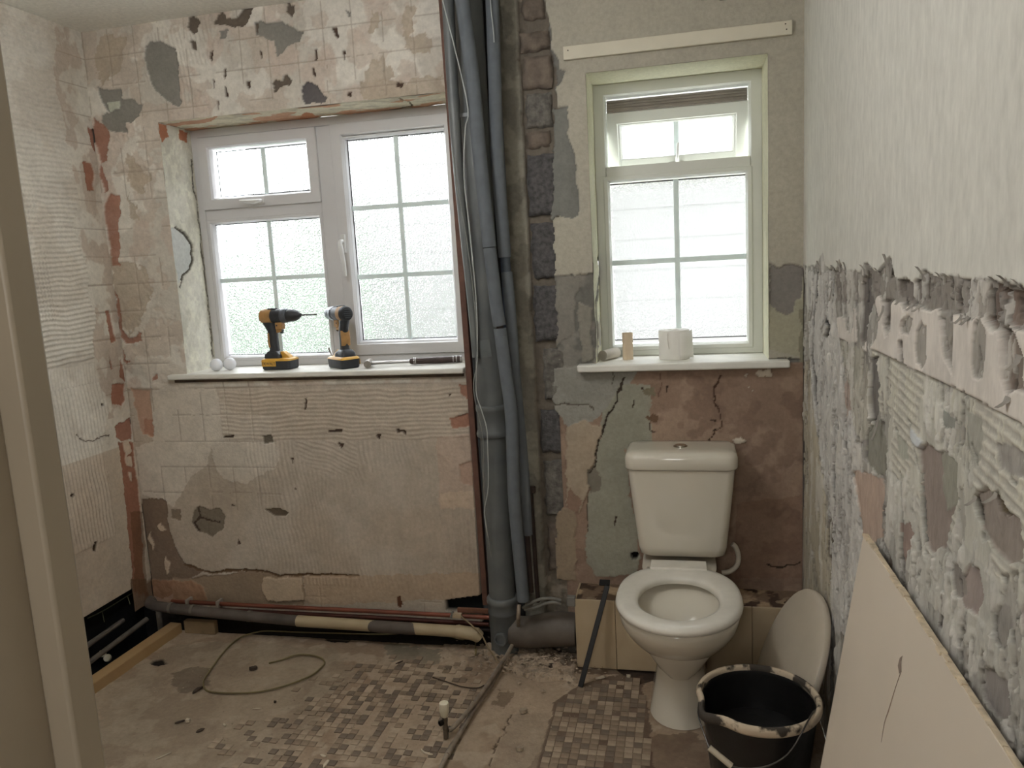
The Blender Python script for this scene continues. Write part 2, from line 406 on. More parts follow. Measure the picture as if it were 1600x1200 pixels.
for p in ([(328, 82), (334, 78), (332, 98), (328, 92)], [(350, 108), (354, 107), (353, 125), (350, 120)], [(351, 134), (355, 138), (357, 153), (353, 150)], [(339, 158), (343, 158), (342, 173)],
          [(333, 124), (336, 126), (335, 139)], [(385, 128), (392, 126), (391, 142), (386, 134)], [(518, 44), (526, 42), (530, 60), (525, 58)], [(535, 80), (540, 78), (539, 95)],
          [(487, 105), (491, 105), (493, 120), (489, 116)], [(492, 78), (496, 76), (495, 94), (492, 94)], [(543, 145), (550, 143), (549, 151), (542, 150)], [(404, 78), (408, 80), (410, 94)],
          [(620, 128), (630, 130), (628, 137), (618, 135)], [(477, 622), (480, 624), (478, 640), (475, 640)], [(512, 672), (535, 671), (534, 675), (514, 676)], [(528, 692), (538, 693), (533, 702)],
          [(454, 715), (458, 716), (457, 725)], [(460, 762), (463, 764), (462, 768)], [(700, 615), (704, 616), (703, 620)], [(586, 680), (595, 678), (593, 688)], [(113, 54), (118, 54), (124, 72), (121, 72)],
          [(350, 681), (366, 680), (364, 684), (350, 685)], [(360, 788), (368, 790), (362, 792)], [(372, 842), (376, 850), (370, 852)], [(620, 670), (634, 673), (634, 680), (628, 675), (620, 677)]):
    B.poly(p, SL, h=-0.008, w=0)
B.poly([(410, 681), (424, 679), (427, 691), (413, 694)], (112, 104, 92), h=-0.006, w=0)
B.poly([(414, 798), (434, 793), (453, 800), (448, 804), (430, 806)], (104, 92, 78), h=-0.005)
B.poly([(300, 800), (312, 789), (325, 795), (345, 795), (353, 805), (350, 826), (330, 836), (312, 830), (300, 818)], (122, 112, 98), h=-0.004, rough=0.003)
B.line([(310, 792), (312, 808), (302, 818), (312, 830)], 3, (74, 62, 52), -0.006); B.line([(312, 808), (326, 812), (342, 815)], 3, (74, 62, 52), -0.006)
B.poly([(268, 795), (284, 795), (282, 812), (270, 810)], (132, 118, 102), h=-0.002)
# bare brick near the left corner and beside the pipes
RED = (154, 106, 86)
for p in ([(148, 184), (156, 190), (170, 205), (169, 250), (160, 256), (150, 236), (143, 214), (147, 200)], [(158, 256), (164, 270), (173, 296), (166, 300), (158, 280)],
          [(174, 303), (188, 302), (190, 335), (186, 346), (186, 415), (176, 416), (172, 380), (165, 340), (164, 322)], [(181, 450), (187, 470), (191, 512), (204, 526), (214, 524), (216, 518), (221, 519), (221, 533), (196, 535), (185, 512)],
          [(192, 540), (196, 560), (206, 563), (198, 566), (192, 562)], [(705, 654), (735, 645), (737, 668), (708, 668)], [(716, 728), (741, 720), (742, 760), (722, 756)], [(716, 600), (733, 602), (734, 625), (722, 618)],
          [(250, 192), (258, 196), (262, 220), (254, 224)], [(235, 590), (245, 584), (248, 592), (238, 596)]):
    B.poly(p, RED, h=-0.004, rough=0.002, a=0.85)
B.poly([(205, 606), (232, 610), (242, 672), (240, 683), (222, 680), (212, 640)], (182, 146, 124), h=-0.002, a=0.8)
B.poly([(225, 655), (240, 655), (240, 682), (224, 680)], (160, 112, 90), h=-0.003, a=0.6)
mk = B.m([(680, 682), (741, 678), (744, 793), (688, 796)]); B.paint(mk, (184, 164, 148), a=0.7, rough=0.004, rs=60)
B.poly([(688, 770), (744, 765), (744, 794), (690, 795)], (196, 178, 158), rough=0.006, rs=70)
# brown corner and bottom band
BRN = (128, 110, 94)
B.poly([(222, 782), (260, 782), (264, 830), (275, 856), (288, 882), (322, 892), (300, 905), (252, 935), (232, 930), (226, 880), (222, 820)], BRN, h=-0.004, rough=0.002)
B.poly([(268, 902), (300, 905), (345, 898), (400, 893), (440, 900), (474, 898), (476, 948), (330, 946), (270, 938)], (150, 132, 112), h=-0.003, rough=0.002)
B.poly([(408, 905), (470, 902), (474, 940), (420, 940), (410, 925)], (188, 170, 148), h=0.002, rough=0.001)
B.poly([(236, 905), (300, 908), (318, 918), (322, 938), (300, 948), (240, 946)], (172, 124, 92), h=0.0, a=0.55, rough=0.006, rs=50)
B.line([(288, 884), (330, 896), (350, 892), (400, 893), (440, 899), (476, 898), (560, 900)], 4, (110, 88, 68), -0.005)
B.poly([(476, 900), (756, 896), (757, 934), (476, 946)], (178, 156, 132), a=0.7, rough=0.002)
B.line([(618, 932), (625, 945), (628, 945), (622, 932)], 3, (100, 66, 48), -0.004)
for p in ([(252, 818), (258, 828), (250, 832), (246, 822)], [(235, 830), (240, 850), (236, 860), (232, 840)], [(258, 865), (266, 880), (262, 900), (256, 880)]):
    B.poly(p, (196, 178, 156), h=0.001)
B.poly([(696, 938), (757, 930), (757, 958), (697, 954)], (22, 26, 26), h=-0.03, w=0)

# ---- pipe recess, chase of blockwork, right part
B.paint((U > -0.44) & (V < 1.0), (110, 92, 78), h=-0.004)
rec = (U >= -0.768) & (U < -0.600)
B.paint(rec, (84, 86, 86), h=-0.035, rough=0.004, rs=50)
edge = (U >= -0.600) & (U < -0.522 + 0.012 * (n2 - 0.5) * 2)
B.paint(edge, (128, 124, 114), h=0.0, rough=0.010, rs=45); mixc(B, edge, (150, 146, 134), smoothstep(n2[edge], 0.5, 0.58) * 0.7)
ch = (U >= -0.522 + 0.012 * (n2 - 0.5) * 2) & (U < -0.38)
B.paint(ch, (120, 112, 100), h=-0.026, rough=0.014, rs=60)
mixc(B, ch, (160, 150, 136), smoothstep(n2[ch], 0.52, 0.6) * 0.6)
right = U >= -0.415 + 0.0
redge = [(850, -5), (852, 20), (862, 45), (863, 75), (873, 90), (874, 110), (884, 112), (880, 130), (868, 138), (868, 165), (884, 165), (888, 190), (888, 215), (898, 240), (904, 300), (906, 325), (902, 336), (893, 343), (880, 338), (866, 342),
         (866, 440), (880, 436), (894, 425), (898, 430), (910, 428), (926, 432), (930, 560), (905, 578), (1260, 560), (1270, -5)]
rt = (U > -0.44)
B.paint(rt & (V > 0.98), (120, 118, 112), h=-0.010, rough=0.004)     # grey undercoat everywhere under the paint skin
B.paint(B.m([(805, -5), (850, -5), (852, 20), (860, 60), (872, 100), (872, 134), (866, 138), (872, 232), (880, 330), (886, 440), (890, 545), (880, 640), (880, 900), (805, 900)], 2) & (U > -0.522), (112, 104, 94), h=-0.026, rough=0.012, rs=60)
pk = B.m(redge) & rt
B.paint(pk, (172, 167, 153), h=0.0)
B.M[pk] = 0.35; B.H[pk] += 0.0006 * fbm(U[pk] * 14, V[pk] * 14, 3, 90)
# grey zones left of the right window
g = B.m([(866, 432), (932, 425), (938, 560), (908, 578), (1000, 600), (870, 620)], 1) & rt
B.paint(g, (112, 110, 104), h=-0.008, rough=0.006, rs=50); mixc(B, g, (140, 136, 128), smoothstep(n2[g], 0.5, 0.6) * 0.8)
B.poly([(868, 440), (884, 432), (905, 428), (902, 470), (896, 520), (868, 545)], (134, 130, 122), h=-0.004)
B.poly([(905, 470), (925, 480), (926, 560), (912, 566), (906, 520)], (140, 136, 126), h=-0.002)
B.poly([(862, 168), (884, 165), (888, 190), (888, 215), (898, 240), (905, 300), (906, 325), (902, 336), (893, 343), (880, 338), (862, 342)], (122, 122, 116), h=-0.008, rough=0.002)
# right of the right window
sk = B.m([(1202, 415), (1215, 420), (1230, 412), (1256, 418), (1256, 560), (1202, 548)]); B.paint(sk, (168, 164, 144), h=-0.003, rough=0.002)
B.poly([(1202, 412), (1213, 420), (1222, 413), (1232, 412), (1256, 418), (1250, 466), (1240, 470), (1238, 486), (1226, 490), (1202, 476)], (132, 127, 122), h=-0.007, rough=0.002)
B.poly([(1248, 485), (1256, 480), (1256, 640), (1250, 620)], (140, 136, 118), h=-0.003)
# below the right sill
bl = (U > -0.44) & (V < 1.045) & B.m([(866, 560), (1262, 556), (1262, 960), (870, 960)], 0)
B.paint(bl, (146, 124, 108), h=-0.004, rough=0.003, rs=35)
mixc(B, bl, (164, 142, 124), smoothstep(n1[bl], 0.5, 0.58) * 0.7); mixc(B, bl, (126, 104, 91), smoothstep(n2[bl], 0.54, 0.62) * 0.6)
B.poly([(866, 575), (1000, 572), (985, 600), (970, 615), (940, 650), (925, 660), (905, 662), (885, 668), (866, 640)], (146, 144, 136), h=-0.004, rough=0.003)
B.poly([(972, 600), (1014, 600), (1018, 690), (1000, 702), (976, 702), (984, 780), (1002, 872), (990, 900), (930, 900), (916, 880), (918, 800), (926, 740), (931, 690), (946, 642), (964, 612)], (148, 146, 132), h=-0.002, rough=0.002)
B.poly([(885, 668), (903, 660), (914, 655), (922, 664), (942, 664), (942, 684), (931, 694), (929, 722), (921, 735), (918, 770), (908, 800), (886, 800)], (168, 153, 134), h=0.001, rough=0.001)
B.poly([(890, 762), (900, 772), (912, 782), (906, 798), (892, 806), (886, 790)], (144, 120, 104), h=0.0)
B.poly([(868, 800), (886, 790), (900, 800), (900, 905), (868, 905)], (150, 134, 114), h=0.0, rough=0.003)
B.poly([(918, 735), (928, 730), (938, 740), (938, 765), (925, 772), (918, 760)], (126, 120, 108), h=-0.006)
B.line([(975, 590), (966, 622), (958, 640), (946, 662), (942, 680), (934, 690), (929, 705), (930, 730), (920, 742)], 2.5, (66, 56, 48), -0.008)
B.line([(920, 775), (918, 830)], 2, (86, 76, 64), -0.005)
B.line([(1128, 588), (1118, 608), (1116, 632), (1124, 642), (1127, 668), (1112, 676), (1108, 688), (1118, 700)], 2.5, (78, 58, 46), -0.008)
B.line([(866, 633), (890, 632), (920, 634), (928, 642)], 2, (92, 84, 76), -0.006)
B.line([(1030, 575), (1032, 600), (1028, 620)], 1.6, (110, 88, 74), -0.003); B.line([(960, 578), (958, 600)], 1.6, (96, 88, 80), -0.004)
B.poly([(1010, 652), (1022, 648), (1029, 652), (1028, 662), (1018, 660)], (108, 86, 68), h=-0.004)
B.line([(1014, 664), (1016, 674), (1022, 678)], 2, (70, 54, 44), -0.005)
B.poly([(1002, 612), (1020, 604), (1022, 618), (1006, 620)], (120, 112, 94), h=-0.004, rough=0.004)
for p in ([(1146, 684), (1158, 682), (1166, 688), (1158, 692), (1148, 690)], [(1178, 582), (1204, 575), (1206, 588), (1182, 590)], [(1168, 604), (1176, 608), (1178, 612)], [(1160, 586), (1168, 584), (1166, 592)]):
    B.poly(p, (206, 196, 180), h=0.002)
for p in ([(989, 625), (991, 625), (990, 638), (988, 638)], [(961, 808), (964, 808), (961, 822), (959, 822)], [(1110, 657), (1120, 656), (1118, 660)], [(1112, 672), (1119, 671), (1117, 675)], [(1040, 602), (1044, 603), (1042, 615)], [(1002, 605), (1005, 606), (1003, 612)]):
    B.poly(p, (66, 52, 42), h=-0.006, w=0)
mk = B.m([(986, 866), (990, 863), (995, 863), (998, 867), (997, 872), (993, 875), (988, 874), (986, 870)], 0); B.paint(mk, (18, 14, 12), h=-0.03)
B.poly([(1150, 790), (1256, 770), (1256, 905), (1150, 905)], (128, 100, 84), a=0.5)  # shade right of the cistern, painted over the wall colour
B.line([(1200, 885), (1225, 887), (1250, 880)], 2.5, (60, 48, 40), -0.006)
B.paint((V < 0.078) & (U < -0.7) & (U > XL), (44, 38, 33), h=-0.03, rough=0.01)  # void under the waste pipe, its shade painted in dark brown
wall_back = B.build('wall_back', M_plaster, holes=[LO, RO])
tag(wall_back, 'back wall stripped of tiles, with two windows and an exposed block chase', 'wall', kind='structure')

# blocks showing in the chase: parts of the wall
M_blockd = mat('dark_block', (84, 82, 82), 0.95, var=0.35, scale=70, bump=0.9, bscale=160)
M_blockb = mat('brown_brick', (108, 97, 87), 0.95, var=0.3, scale=30, bump=0.7, bscale=90)
M_blockm = mat('grey_block', (106, 102, 96), 0.95, var=0.35, scale=50, bump=0.9, bscale=120)
def block(x0, x1, z0, z1, depth, m, name='brick'):
    nx, nz = 9, max(5, int(9 * (z1 - z0) / (x1 - x0))); v = []; f = []
    sd = RNG.rand() * 50
    for i in range(nx):
        for j in range(nz):
            u, t = i / (nx - 1), j / (nz - 1)
            x = x0 + (x1 - x0) * u; z = z0 + (z1 - z0) * t
            e = min(u, 1 - u, t, 1 - t)
            jit = float(vnoise(np.array([x * 60 + sd]), np.array([z * 60]), 4)[0]) - 0.5
            jx = float(vnoise(np.array([z * 40 + sd]), np.array([x * 20.0]), 9)[0]) - 0.5
            y = YB + depth + (0.010 if e < 1e-6 else 0) + jit * 0.009
            v.append((x + (jx * 0.012 if e < 1e-6 else 0), y, z + (jit * 0.010 if e < 1e-6 else 0)))
    for i in range(nx - 1):
        for j in range(nz - 1):
            a = i * nz + j; f.append((a, a + nz, a + nz + 1, a + 1))
    b = MB().add(v, f)
    # sides back into the wall
    loop = [i * nz for i in range(nx)] + [(nx - 1) * nz + j for j in range(1, nz)] + [i * nz + nz - 1 for i in range(nx - 2, -1, -1)] + [j for j in range(nz - 2, 0, -1)]
    k = len(b.v); b.v += [(b.v[q][0], YB + 0.06, b.v[q][2]) for q in loop]
    for i in range(len(loop)):
        j = (i + 1) % len(loop); b.f.append((loop[i], loop[j], k + j, k + i))
    return b.build(name, m, wall_back, angle=60)
for (z0, z1, dx0, dx1, m, dp) in ((2.29, 2.352, -.500, -.425, M_blockb, .010), (2.205, 2.28, -.508, -.432, M_blockb, .014), (2.105, 2.165, -.518, -.42, M_blockb, .006),
                              (1.985, 2.09, -.512, -.415, M_blockb, .008), (1.86, 1.972, -.510, -.42, M_blockm, .012), (1.795, 1.85, -.515, -.43, M_blockb, .014), (1.572, 1.772, -.516, -.418, M_blockd, .006),
                              (1.356, 1.545, -.512, -.415, M_blockd, .008), (1.140, 1.330, -.515, -.412, M_blockd, .005), (0.928, 1.112, -.490, -.41, M_blockm, .006),
                              (0.735, 0.890, -.513, -.432, M_blockd, .010), (0.50, 0.705, -.508, -.432, M_blockm, .010), (0.285, 0.47, -.505, -.43, M_blockb, .012)):
    block(dx0, dx1, z0, z1, dp, m)

# ================================================================== LEFT WALL
us = coords([0.40, 1.9, 2.2, YB], [0.05, 0.01, 0.0030])
vz = coords([-0.14, 0.205, 1.4, ZC], [0.02, 0.0035, 0.0035])
L = Relief(us, vz, (XL, 0, 0), (0, 1, 0), (0, 0, 1), (1, 0, 0), seed=9)
U, V = L.U, L.V
n1 = fbm(U * 6, V * 6, 5, 140); n2 = fbm(U * 18, V * 14, 4, 150)
al = np.ones(len(U), bool)
L.paint(al, (212, 207, 196)); mixc(L, al, (196, 187, 173), smoothstep(n1, 0.5, 0.6) * 0.5)
lo_ = V < 0.78; mixc(L, lo_, (186, 168, 147), np.full(lo_.sum(), 0.6))
near = U > 2.49 + 0.10 * (fbm(V * 6, V * 0, 3, 152) - 0.5)
cmk = (V > 1.13) & ~near; L.comb(cmk, math.pi / 2 + 0.03, 0.0175, 0.0055, 0.010)
cmk = (V > 1.055) & (V <= 1.125) & ~near; L.comb(cmk, 0.0, 0.014, 0.004, 0.004)
cmk = (V > 0.45) & (V <= 1.05) & ~near; L.comb(cmk, 0.05, 0.0165, 0.0065, 0.006)
cmk = (V < 1.75) & (U < 2.33) & (V > 1.3); L.comb(cmk, 0.02, 0.014, 0.0045, 0.004)
tl = near & (V > 0.9)
L.paint(tl & (joint_mask(V, 0.1053, 0.047, 0.002)), (140, 126, 112), a=0.6, add=-0.002)
mixc(L, tl, (178, 160, 144), smoothstep(n2[tl], 0.5, 0.57) * 0.6); L.H[tl] += 0.003 * n2[tl]
L.line([(118, 915 - 5), (150, 700), (180, 690)], 0.1, (200, 189, 173), 0)
for p in ([(128, 252), (142, 255), (147, 272), (147, 298), (136, 298), (131, 270)], [(165, 486), (171, 486), (180, 534), (172, 536)], [(174, 600), (193, 598), (196, 624), (190, 632), (174, 630)],
          [(179, 666), (204, 652), (207, 686), (190, 690), (182, 684)], [(183, 692), (208, 690), (216, 760), (219, 800), (222, 850), (226, 905), (234, 930), (212, 926), (206, 880), (198, 800), (190, 730)],
          [(170, 556), (176, 575), (172, 577)], [(136, 196), (150, 205), (155, 250), (146, 236)], [(188, 560), (195, 580), (196, 596), (186, 590)]):
    L.poly(p, (154, 98, 74), h=-0.004, rough=0.003, a=0.85)
for p in ([(192, 690), (200, 688), (206, 706), (196, 716)], [(200, 740), (206, 740), (206, 756), (202, 752)], [(196, 715), (206, 712), (208, 730), (198, 728)]):
    L.poly(p, (206, 190, 172), h=0.001)
L.poly([(205, 800), (222, 800), (230, 905), (232, 928), (214, 924)], (110, 80, 56), h=-0.004, a=0.6)
for p in ([(157, 630), (163, 631), (158, 636)], [(110, 771), (118, 771), (113, 778), (109, 775)], [(146, 847), (153, 845), (150, 862), (145, 860)], [(88, 478), (90, 478), (90, 481)], [(169, 345), (171, 345), (172, 358), (170, 358)]):
    L.poly(p, (70, 56, 44), h=-0.008, w=0)
L.line([(120, 678), (126, 686), (135, 688), (170, 682)], 1.6, (110, 98, 86), -0.003)
L.poly([(206, 905), (240, 905), (242, 975), (206, 970)], (112, 86, 64), h=-0.004, rough=0.004, a=0.85)
wall_left = L.build('wall_left', M_plaster, holes=[(0.40, 2.53, -0.2, 0.205), (2.53, 2.65, -0.2, 0.095)])
tag(wall_left, 'left wall combed with ridged tile adhesive above a black gap', 'wall', kind='structure')

# ================================================================== RIGHT WALL
us = coords([-1.6, 0.3, 0.85, 1.3, YB], [0.1, 0.02, 0.0028, 0.0042])
vz = coords([-0.14, 0.0, 0.42, 1.44, ZC], [0.02, 0.01, 0.0030, 0.012])
Rr = Relief(us, vz, (XR, 0, 0), (0, 1, 0), (0, 0, 1), (-1, 0, 0), seed=15, wamp=0.006)
U, V = Rr.U, Rr.V
n1 = fbm(U * 7, V * 5, 5, 240); n2 = fbm(U * 26, V * 9, 5, 250); n3 = fbm(U * 60, V * 12, 4, 260)
al = np.ones(len(U), bool)
Rr.paint(al, (212, 210, 202))
Rr.H += 0.0012 * fbm(U * 5, V * 2, 3, 270)
torn = Rr.m([(1254, 415), (1262, 417), (1272, 416), (1276, 412), (1281, 404), (1286, 396), (1289, 418), (1297, 420), (1300, 414), (1306, 420), (1312, 406), (1316, 420), (1325, 424), (1342, 425), (1350, 413), (1357, 415), (1362, 422), (1372, 423),
             (1384, 407), (1391, 400), (1395, 416), (1398, 430), (1420, 436), (1438, 437), (1442, 421), (1456, 428), (1470, 431), (1490, 431), (1505, 436), (1540, 440), (1550, 438), (1560, 446), (1571, 437), (1578, 442), (1590, 444), (1630, 452), (1900, 480), (1900, 1500), (1200, 1500), (1248, 900), (1250, 600)], 1)
torn |= (V < 1.345) & (U < 1.0)
Rr.paint(torn, (164, 161, 154), h=-0.004)
mixc(Rr, torn, (198, 195, 188), smoothstep(n2[torn], 0.50, 0.58) * 0.8)
mixc(Rr, torn, (130, 124, 118), smoothstep(n3[torn], 0.56, 0.62) * 0.6)
Rr.H[torn] += 0.008 * (n2[torn] - 0.5) + 0.005 * np.round(n3[torn] * 6) / 3 + 0.004 * (fbm(U[torn] * 120, V[torn] * 60, 3, 280) - 0.5) - 0.003
# bands
band = torn & Rr.m([(1300, 400), (1440, 420), (1620, 440), (1620, 520), (1560, 512), (1500, 495), (1440, 480), (1300, 470)], 1)
mixc(Rr, band, (128, 120, 113), np.full(band.sum(), 0.55)); Rr.H[band] -= 0.001
Rr.poly([(1400, 434), (1438, 438), (1441, 468), (1428, 474), (1404, 462)], (120, 113, 107), h=-0.007, rough=0.001)
Rr.poly([(1440, 424), (1447, 430), (1450, 470), (1443, 468)], (96, 88, 82), h=-0.010)
Rr.poly([(1522, 445), (1545, 442), (1540, 500), (1522, 492)], (164, 158, 150), h=-0.003, rough=0.001)
# pale gritty plaster by the corner
p1 = torn & Rr.m([(1262, 428), (1300, 424), (1312, 540), (1332, 640), (1344, 760), (1350, 900), (1345, 990), (1298, 990), (1298, 860), (1286, 740), (1272, 640), (1262, 540)], 2)
mixc(Rr, p1, (204, 202, 198), np.full(p1.sum(), 0.75)); Rr.H[p1] += 0.004 * (fbm(U[p1] * 90, V[p1] * 90, 3, 290) - 0.4)
p1 = torn & Rr.m([(1246, 640), (1262, 540), (1270, 640), (1285, 745), (1296, 870), (1299, 1200), (1240, 1200)], 1)
Rr.paint(p1, (186, 178, 160), h=-0.002, rough=0.001)
Rr.poly([(1256, 418), (1262, 420), (1264, 560), (1258, 560)], (200, 198, 190), h=0.0)
for p in ([(1295, 780), (1300, 830), (1300, 900), (1290, 860)],): Rr.poly(p, (120, 112, 102), h=-0.008)
# smooth white skim band
W = (214, 207, 199)
for p in ([(1368, 468), (1374, 464), (1379, 474), (1380, 512), (1384, 530), (1393, 520), (1394, 480), (1398, 470), (1410, 474), (1414, 482), (1428, 480), (1440, 484), (1452, 486), (1466, 482), (1470, 505), (1480, 510), (1490, 492), (1500, 498), (1520, 500), (1535, 498), (1545, 514), (1556, 512),
           (1562, 540), (1558, 620), (1563, 640), (1500, 610), (1440, 583), (1385, 556), (1360, 545), (1370, 530), (1374, 500)],
          [(1560, 520), (1580, 508), (1640, 530), (1640, 690), (1600, 672), (1556, 645)],
          [(1308, 494), (1319, 497), (1322, 516), (1330, 519), (1334, 512), (1334, 482), (1338, 484), (1340, 535), (1336, 537), (1311, 528)], [(1349, 525), (1354, 530), (1355, 548), (1349, 545)]):
    Rr.poly(p, W, h=0.002)
G1 = (160, 155, 147)
for p in ([(1407, 512), (1412, 498), (1420, 495), (1428, 500), (1426, 512), (1421, 522), (1408, 520)], [(1430, 538), (1434, 514), (1440, 504), (1448, 510), (1449, 545), (1448, 560), (1440, 579), (1432, 565)],
          [(1467, 490), (1478, 503), (1489, 494), (1491, 540), (1488, 590), (1476, 560), (1470, 530)], [(1521, 505), (1530, 498), (1540, 520), (1541, 560), (1538, 592), (1522, 590), (1518, 560)]):
    Rr.poly(p, G1, h=-0.002)
Rr.poly([(1378, 470), (1392, 470), (1392, 515), (1380, 512)], (132, 126, 120), h=-0.009)
Rr.poly([(1381, 500), (1386, 520), (1389, 528), (1391, 512)], (70, 64, 60), h=-0.012)
Rr.poly([(1404, 535), (1412, 530), (1414, 578), (1406, 570)], (118, 112, 106), h=-0.006)
Rr.poly([(1556, 512), (1575, 507), (1590, 518), (1601, 556), (1604, 612), (1588, 606), (1574, 620), (1566, 590), (1564, 545)], (132, 121, 112), h=-0.008, rough=0.006, rs=70)
Rr.poly([(1556, 510), (1570, 508), (1572, 520), (1566, 534)], (90, 78, 70), h=-0.012)
Rr.poly([(1544, 455), (1552, 440), (1560, 448), (1558, 490), (1548, 512), (1538, 500)], (118, 106, 98), h=-0.009, rough=0.004)
Rr.poly([(1560, 446), (1600, 452), (1598, 500), (1582, 508), (1566, 498)], (126, 112, 103), h=-0.010, rough=0.010, rs=60)
# combed adhesive below the skim line
cmb = torn & Rr.m([(1362, 546), (1420, 577), (1500, 613), (1700, 720), (1700, 1200), (1500, 1000), (1440, 930), (1400, 860), (1385, 760), (1372, 640), (1358, 570)], 0)
mixc(Rr, cmb, (200, 198, 186), np.full(cmb.sum(), 0.75)); 
Rr.H[cmb & (V > 0.9)] = -0.003 + 0.0025 * (n2[cmb & (V > 0.9)] - .5)
cm2 = cmb & (V > 0.95) & (n1 > 0.43); mixc(Rr, cm2, (172, 168, 158), np.full(cm2.sum(), 0.8)); Rr.comb(cm2, math.pi / 2 + 0.10, 0.0165, 0.0020, 0.0015, col=(202, 199, 187))
cm3 = cmb & (V > 1.10) & (fbm(U * 20, V * 4, 3, 299) > .5); Rr.comb(cm3, 0.05, 0.014, 0.003, 0.002, col=(198, 195, 180))
cm4 = cmb & (V < 0.98); mixc(Rr, cm4, (178, 176, 170), np.full(cm4.sum(), 0.5)); Rr.H[cm4] += 0.006 * (fbm(U[cm4] * 40, V[cm4] * 30, 4, 295) - 0.5)
Rr.line([(1362, 547), (1420, 576), (1500, 612), (1600, 667), (1640, 690)], 4, (158, 152, 140), -0.003, w=0)
lef = torn & Rr.m([(1310, 530), (1350, 548), (1364, 620), (1366, 680), (1340, 690), (1320, 600)], 1); mixc(Rr, lef, (178, 174, 160), np.full(lef.sum(), 0.6))
# ragged layers: hard little scarps running mostly down the wall
q1 = fbm(U * 16, V * 4.5, 5, 301, 0.6); q2 = fbm(U * 30, V * 8, 5, 311, 0.6); q3 = fbm(U * 9, V * 2.5, 5, 321, 0.62)
tz = torn & (Rr.H < 0.0005) & ~cm2
for q, c, hgt in ((q1, 0.61, -0.0040), (q2, 0.645, -0.0035), (q3, 0.61, -0.0045)):
    k = tz & (q > c); Rr.H[k] += hgt; mixc(Rr, k, (138, 132, 126), np.full(k.sum(), 0.45))
    k = tz & (q > c) & (q < c + 0.012); mixc(Rr, k, (84, 79, 75), np.full(k.sum(), 0.7)); Rr.H[k] -= 0.003
k = tz & (q1 < 0.36); Rr.H[k] += 0.003; mixc(Rr, k, (210, 207, 200), np.full(k.sum(), 0.6))
k = tz & (q2 < 0.31); Rr.H[k] += 0.0025; mixc(Rr, k, (206, 203, 196), np.full(k.sum(), 0.6))
# brown, pink and grey hollows
for p, c, h in (([(1332, 735), (1345, 738), (1372, 745), (1380, 765), (1378, 800), (1374, 835), (1360, 850), (1348, 850), (1342, 800)], (182, 162, 148), -0.004),
                ([(1434, 700), (1446, 690), (1462, 705), (1478, 704), (1490, 720), (1492, 780), (1482, 815), (1474, 850), (1452, 862), (1442, 845), (1436, 790), (1437, 750)], (146, 134, 127), -0.008),
                ([(1465, 708), (1480, 706), (1491, 724), (1492, 785), (1474, 798), (1466, 750)], (150, 148, 136), -0.006),
                ([(1352, 680), (1362, 660), (1372, 655), (1380, 690), (1384, 735), (1374, 742), (1356, 728), (1350, 700)], (140, 138, 128), -0.005),
                ([(1516, 780), (1524, 768), (1536, 764), (1556, 780), (1566, 800), (1590, 812), (1596, 850), (1588, 876), (1570, 880), (1548, 862), (1528, 826)], (150, 140, 132), -0.008),
                ([(1546, 776), (1554, 770), (1566, 785), (1572, 802), (1562, 812), (1550, 800)], (98, 86, 66), -0.014),
                ([(1514, 782), (1520, 776), (1526, 800), (1528, 822), (1518, 802)], (70, 62, 54), -0.014), ([(1420, 665), (1428, 672), (1440, 690), (1436, 700), (1426, 690)], (200, 204, 206), 0.001),
                ([(1498, 900), (1512, 880), (1526, 890), (1532, 930), (1524, 962), (1500, 946), (1496, 920)], (158, 146, 140), -0.006), ([(1484, 880), (1498, 880), (1504, 925), (1490, 930)], (142, 136, 130), -0.006),
                ([(1546, 960), (1556, 945), (1570, 950), (1576, 980), (1568, 1005), (1556, 1018), (1546, 990)], (150, 146, 140), -0.006), ([(1530, 1042), (1550, 1040), (1566, 1070), (1574, 1112), (1560, 1130), (1532, 1090)], (146, 140, 136), -0.007),
                ([(1466, 930), (1474, 930), (1470, 984), (1464, 980)], (80, 74, 72), -0.010), ([(1554, 690), (1596, 700), (1600, 745), (1560, 735)], (156, 152, 146), -0.004), ([(1470, 640), (1490, 650), (1488, 672), (1472, 664)], (150, 150, 142), -0.003),
                ([(1508, 640), (1530, 650), (1534, 690), (1524, 726), (1508, 700)], (164, 162, 152), -0.003), ([(1400, 680), (1416, 690), (1418, 722), (1404, 716)], (168, 168, 156), -0.003), ([(1376, 900), (1386, 860), (1390, 880), (1386, 900)], (120, 110, 100), -0.008),
                ([(1404, 820), (1420, 815), (1424, 850), (1408, 880)], (150, 132, 124), -0.005), ([(1590, 960), (1600, 940), (1640, 960), (1640, 1040), (1596, 1010)], (160, 150, 146), -0.005), ([(1316, 600), (1324, 590), (1330, 640), (1320, 650)], (176, 160, 150), -0.004),
                ([(1358, 560), (1368, 556), (1371, 640), (1364, 670), (1358, 640)], (116, 112, 108), -0.009), ([(1345, 440), (1356, 432), (1360, 470), (1352, 540), (1344, 530)], (112, 107, 103), -0.009)):
    Rr.poly(p, c, h=h, rough=0.004, rs=70)
D = (58, 54, 52)
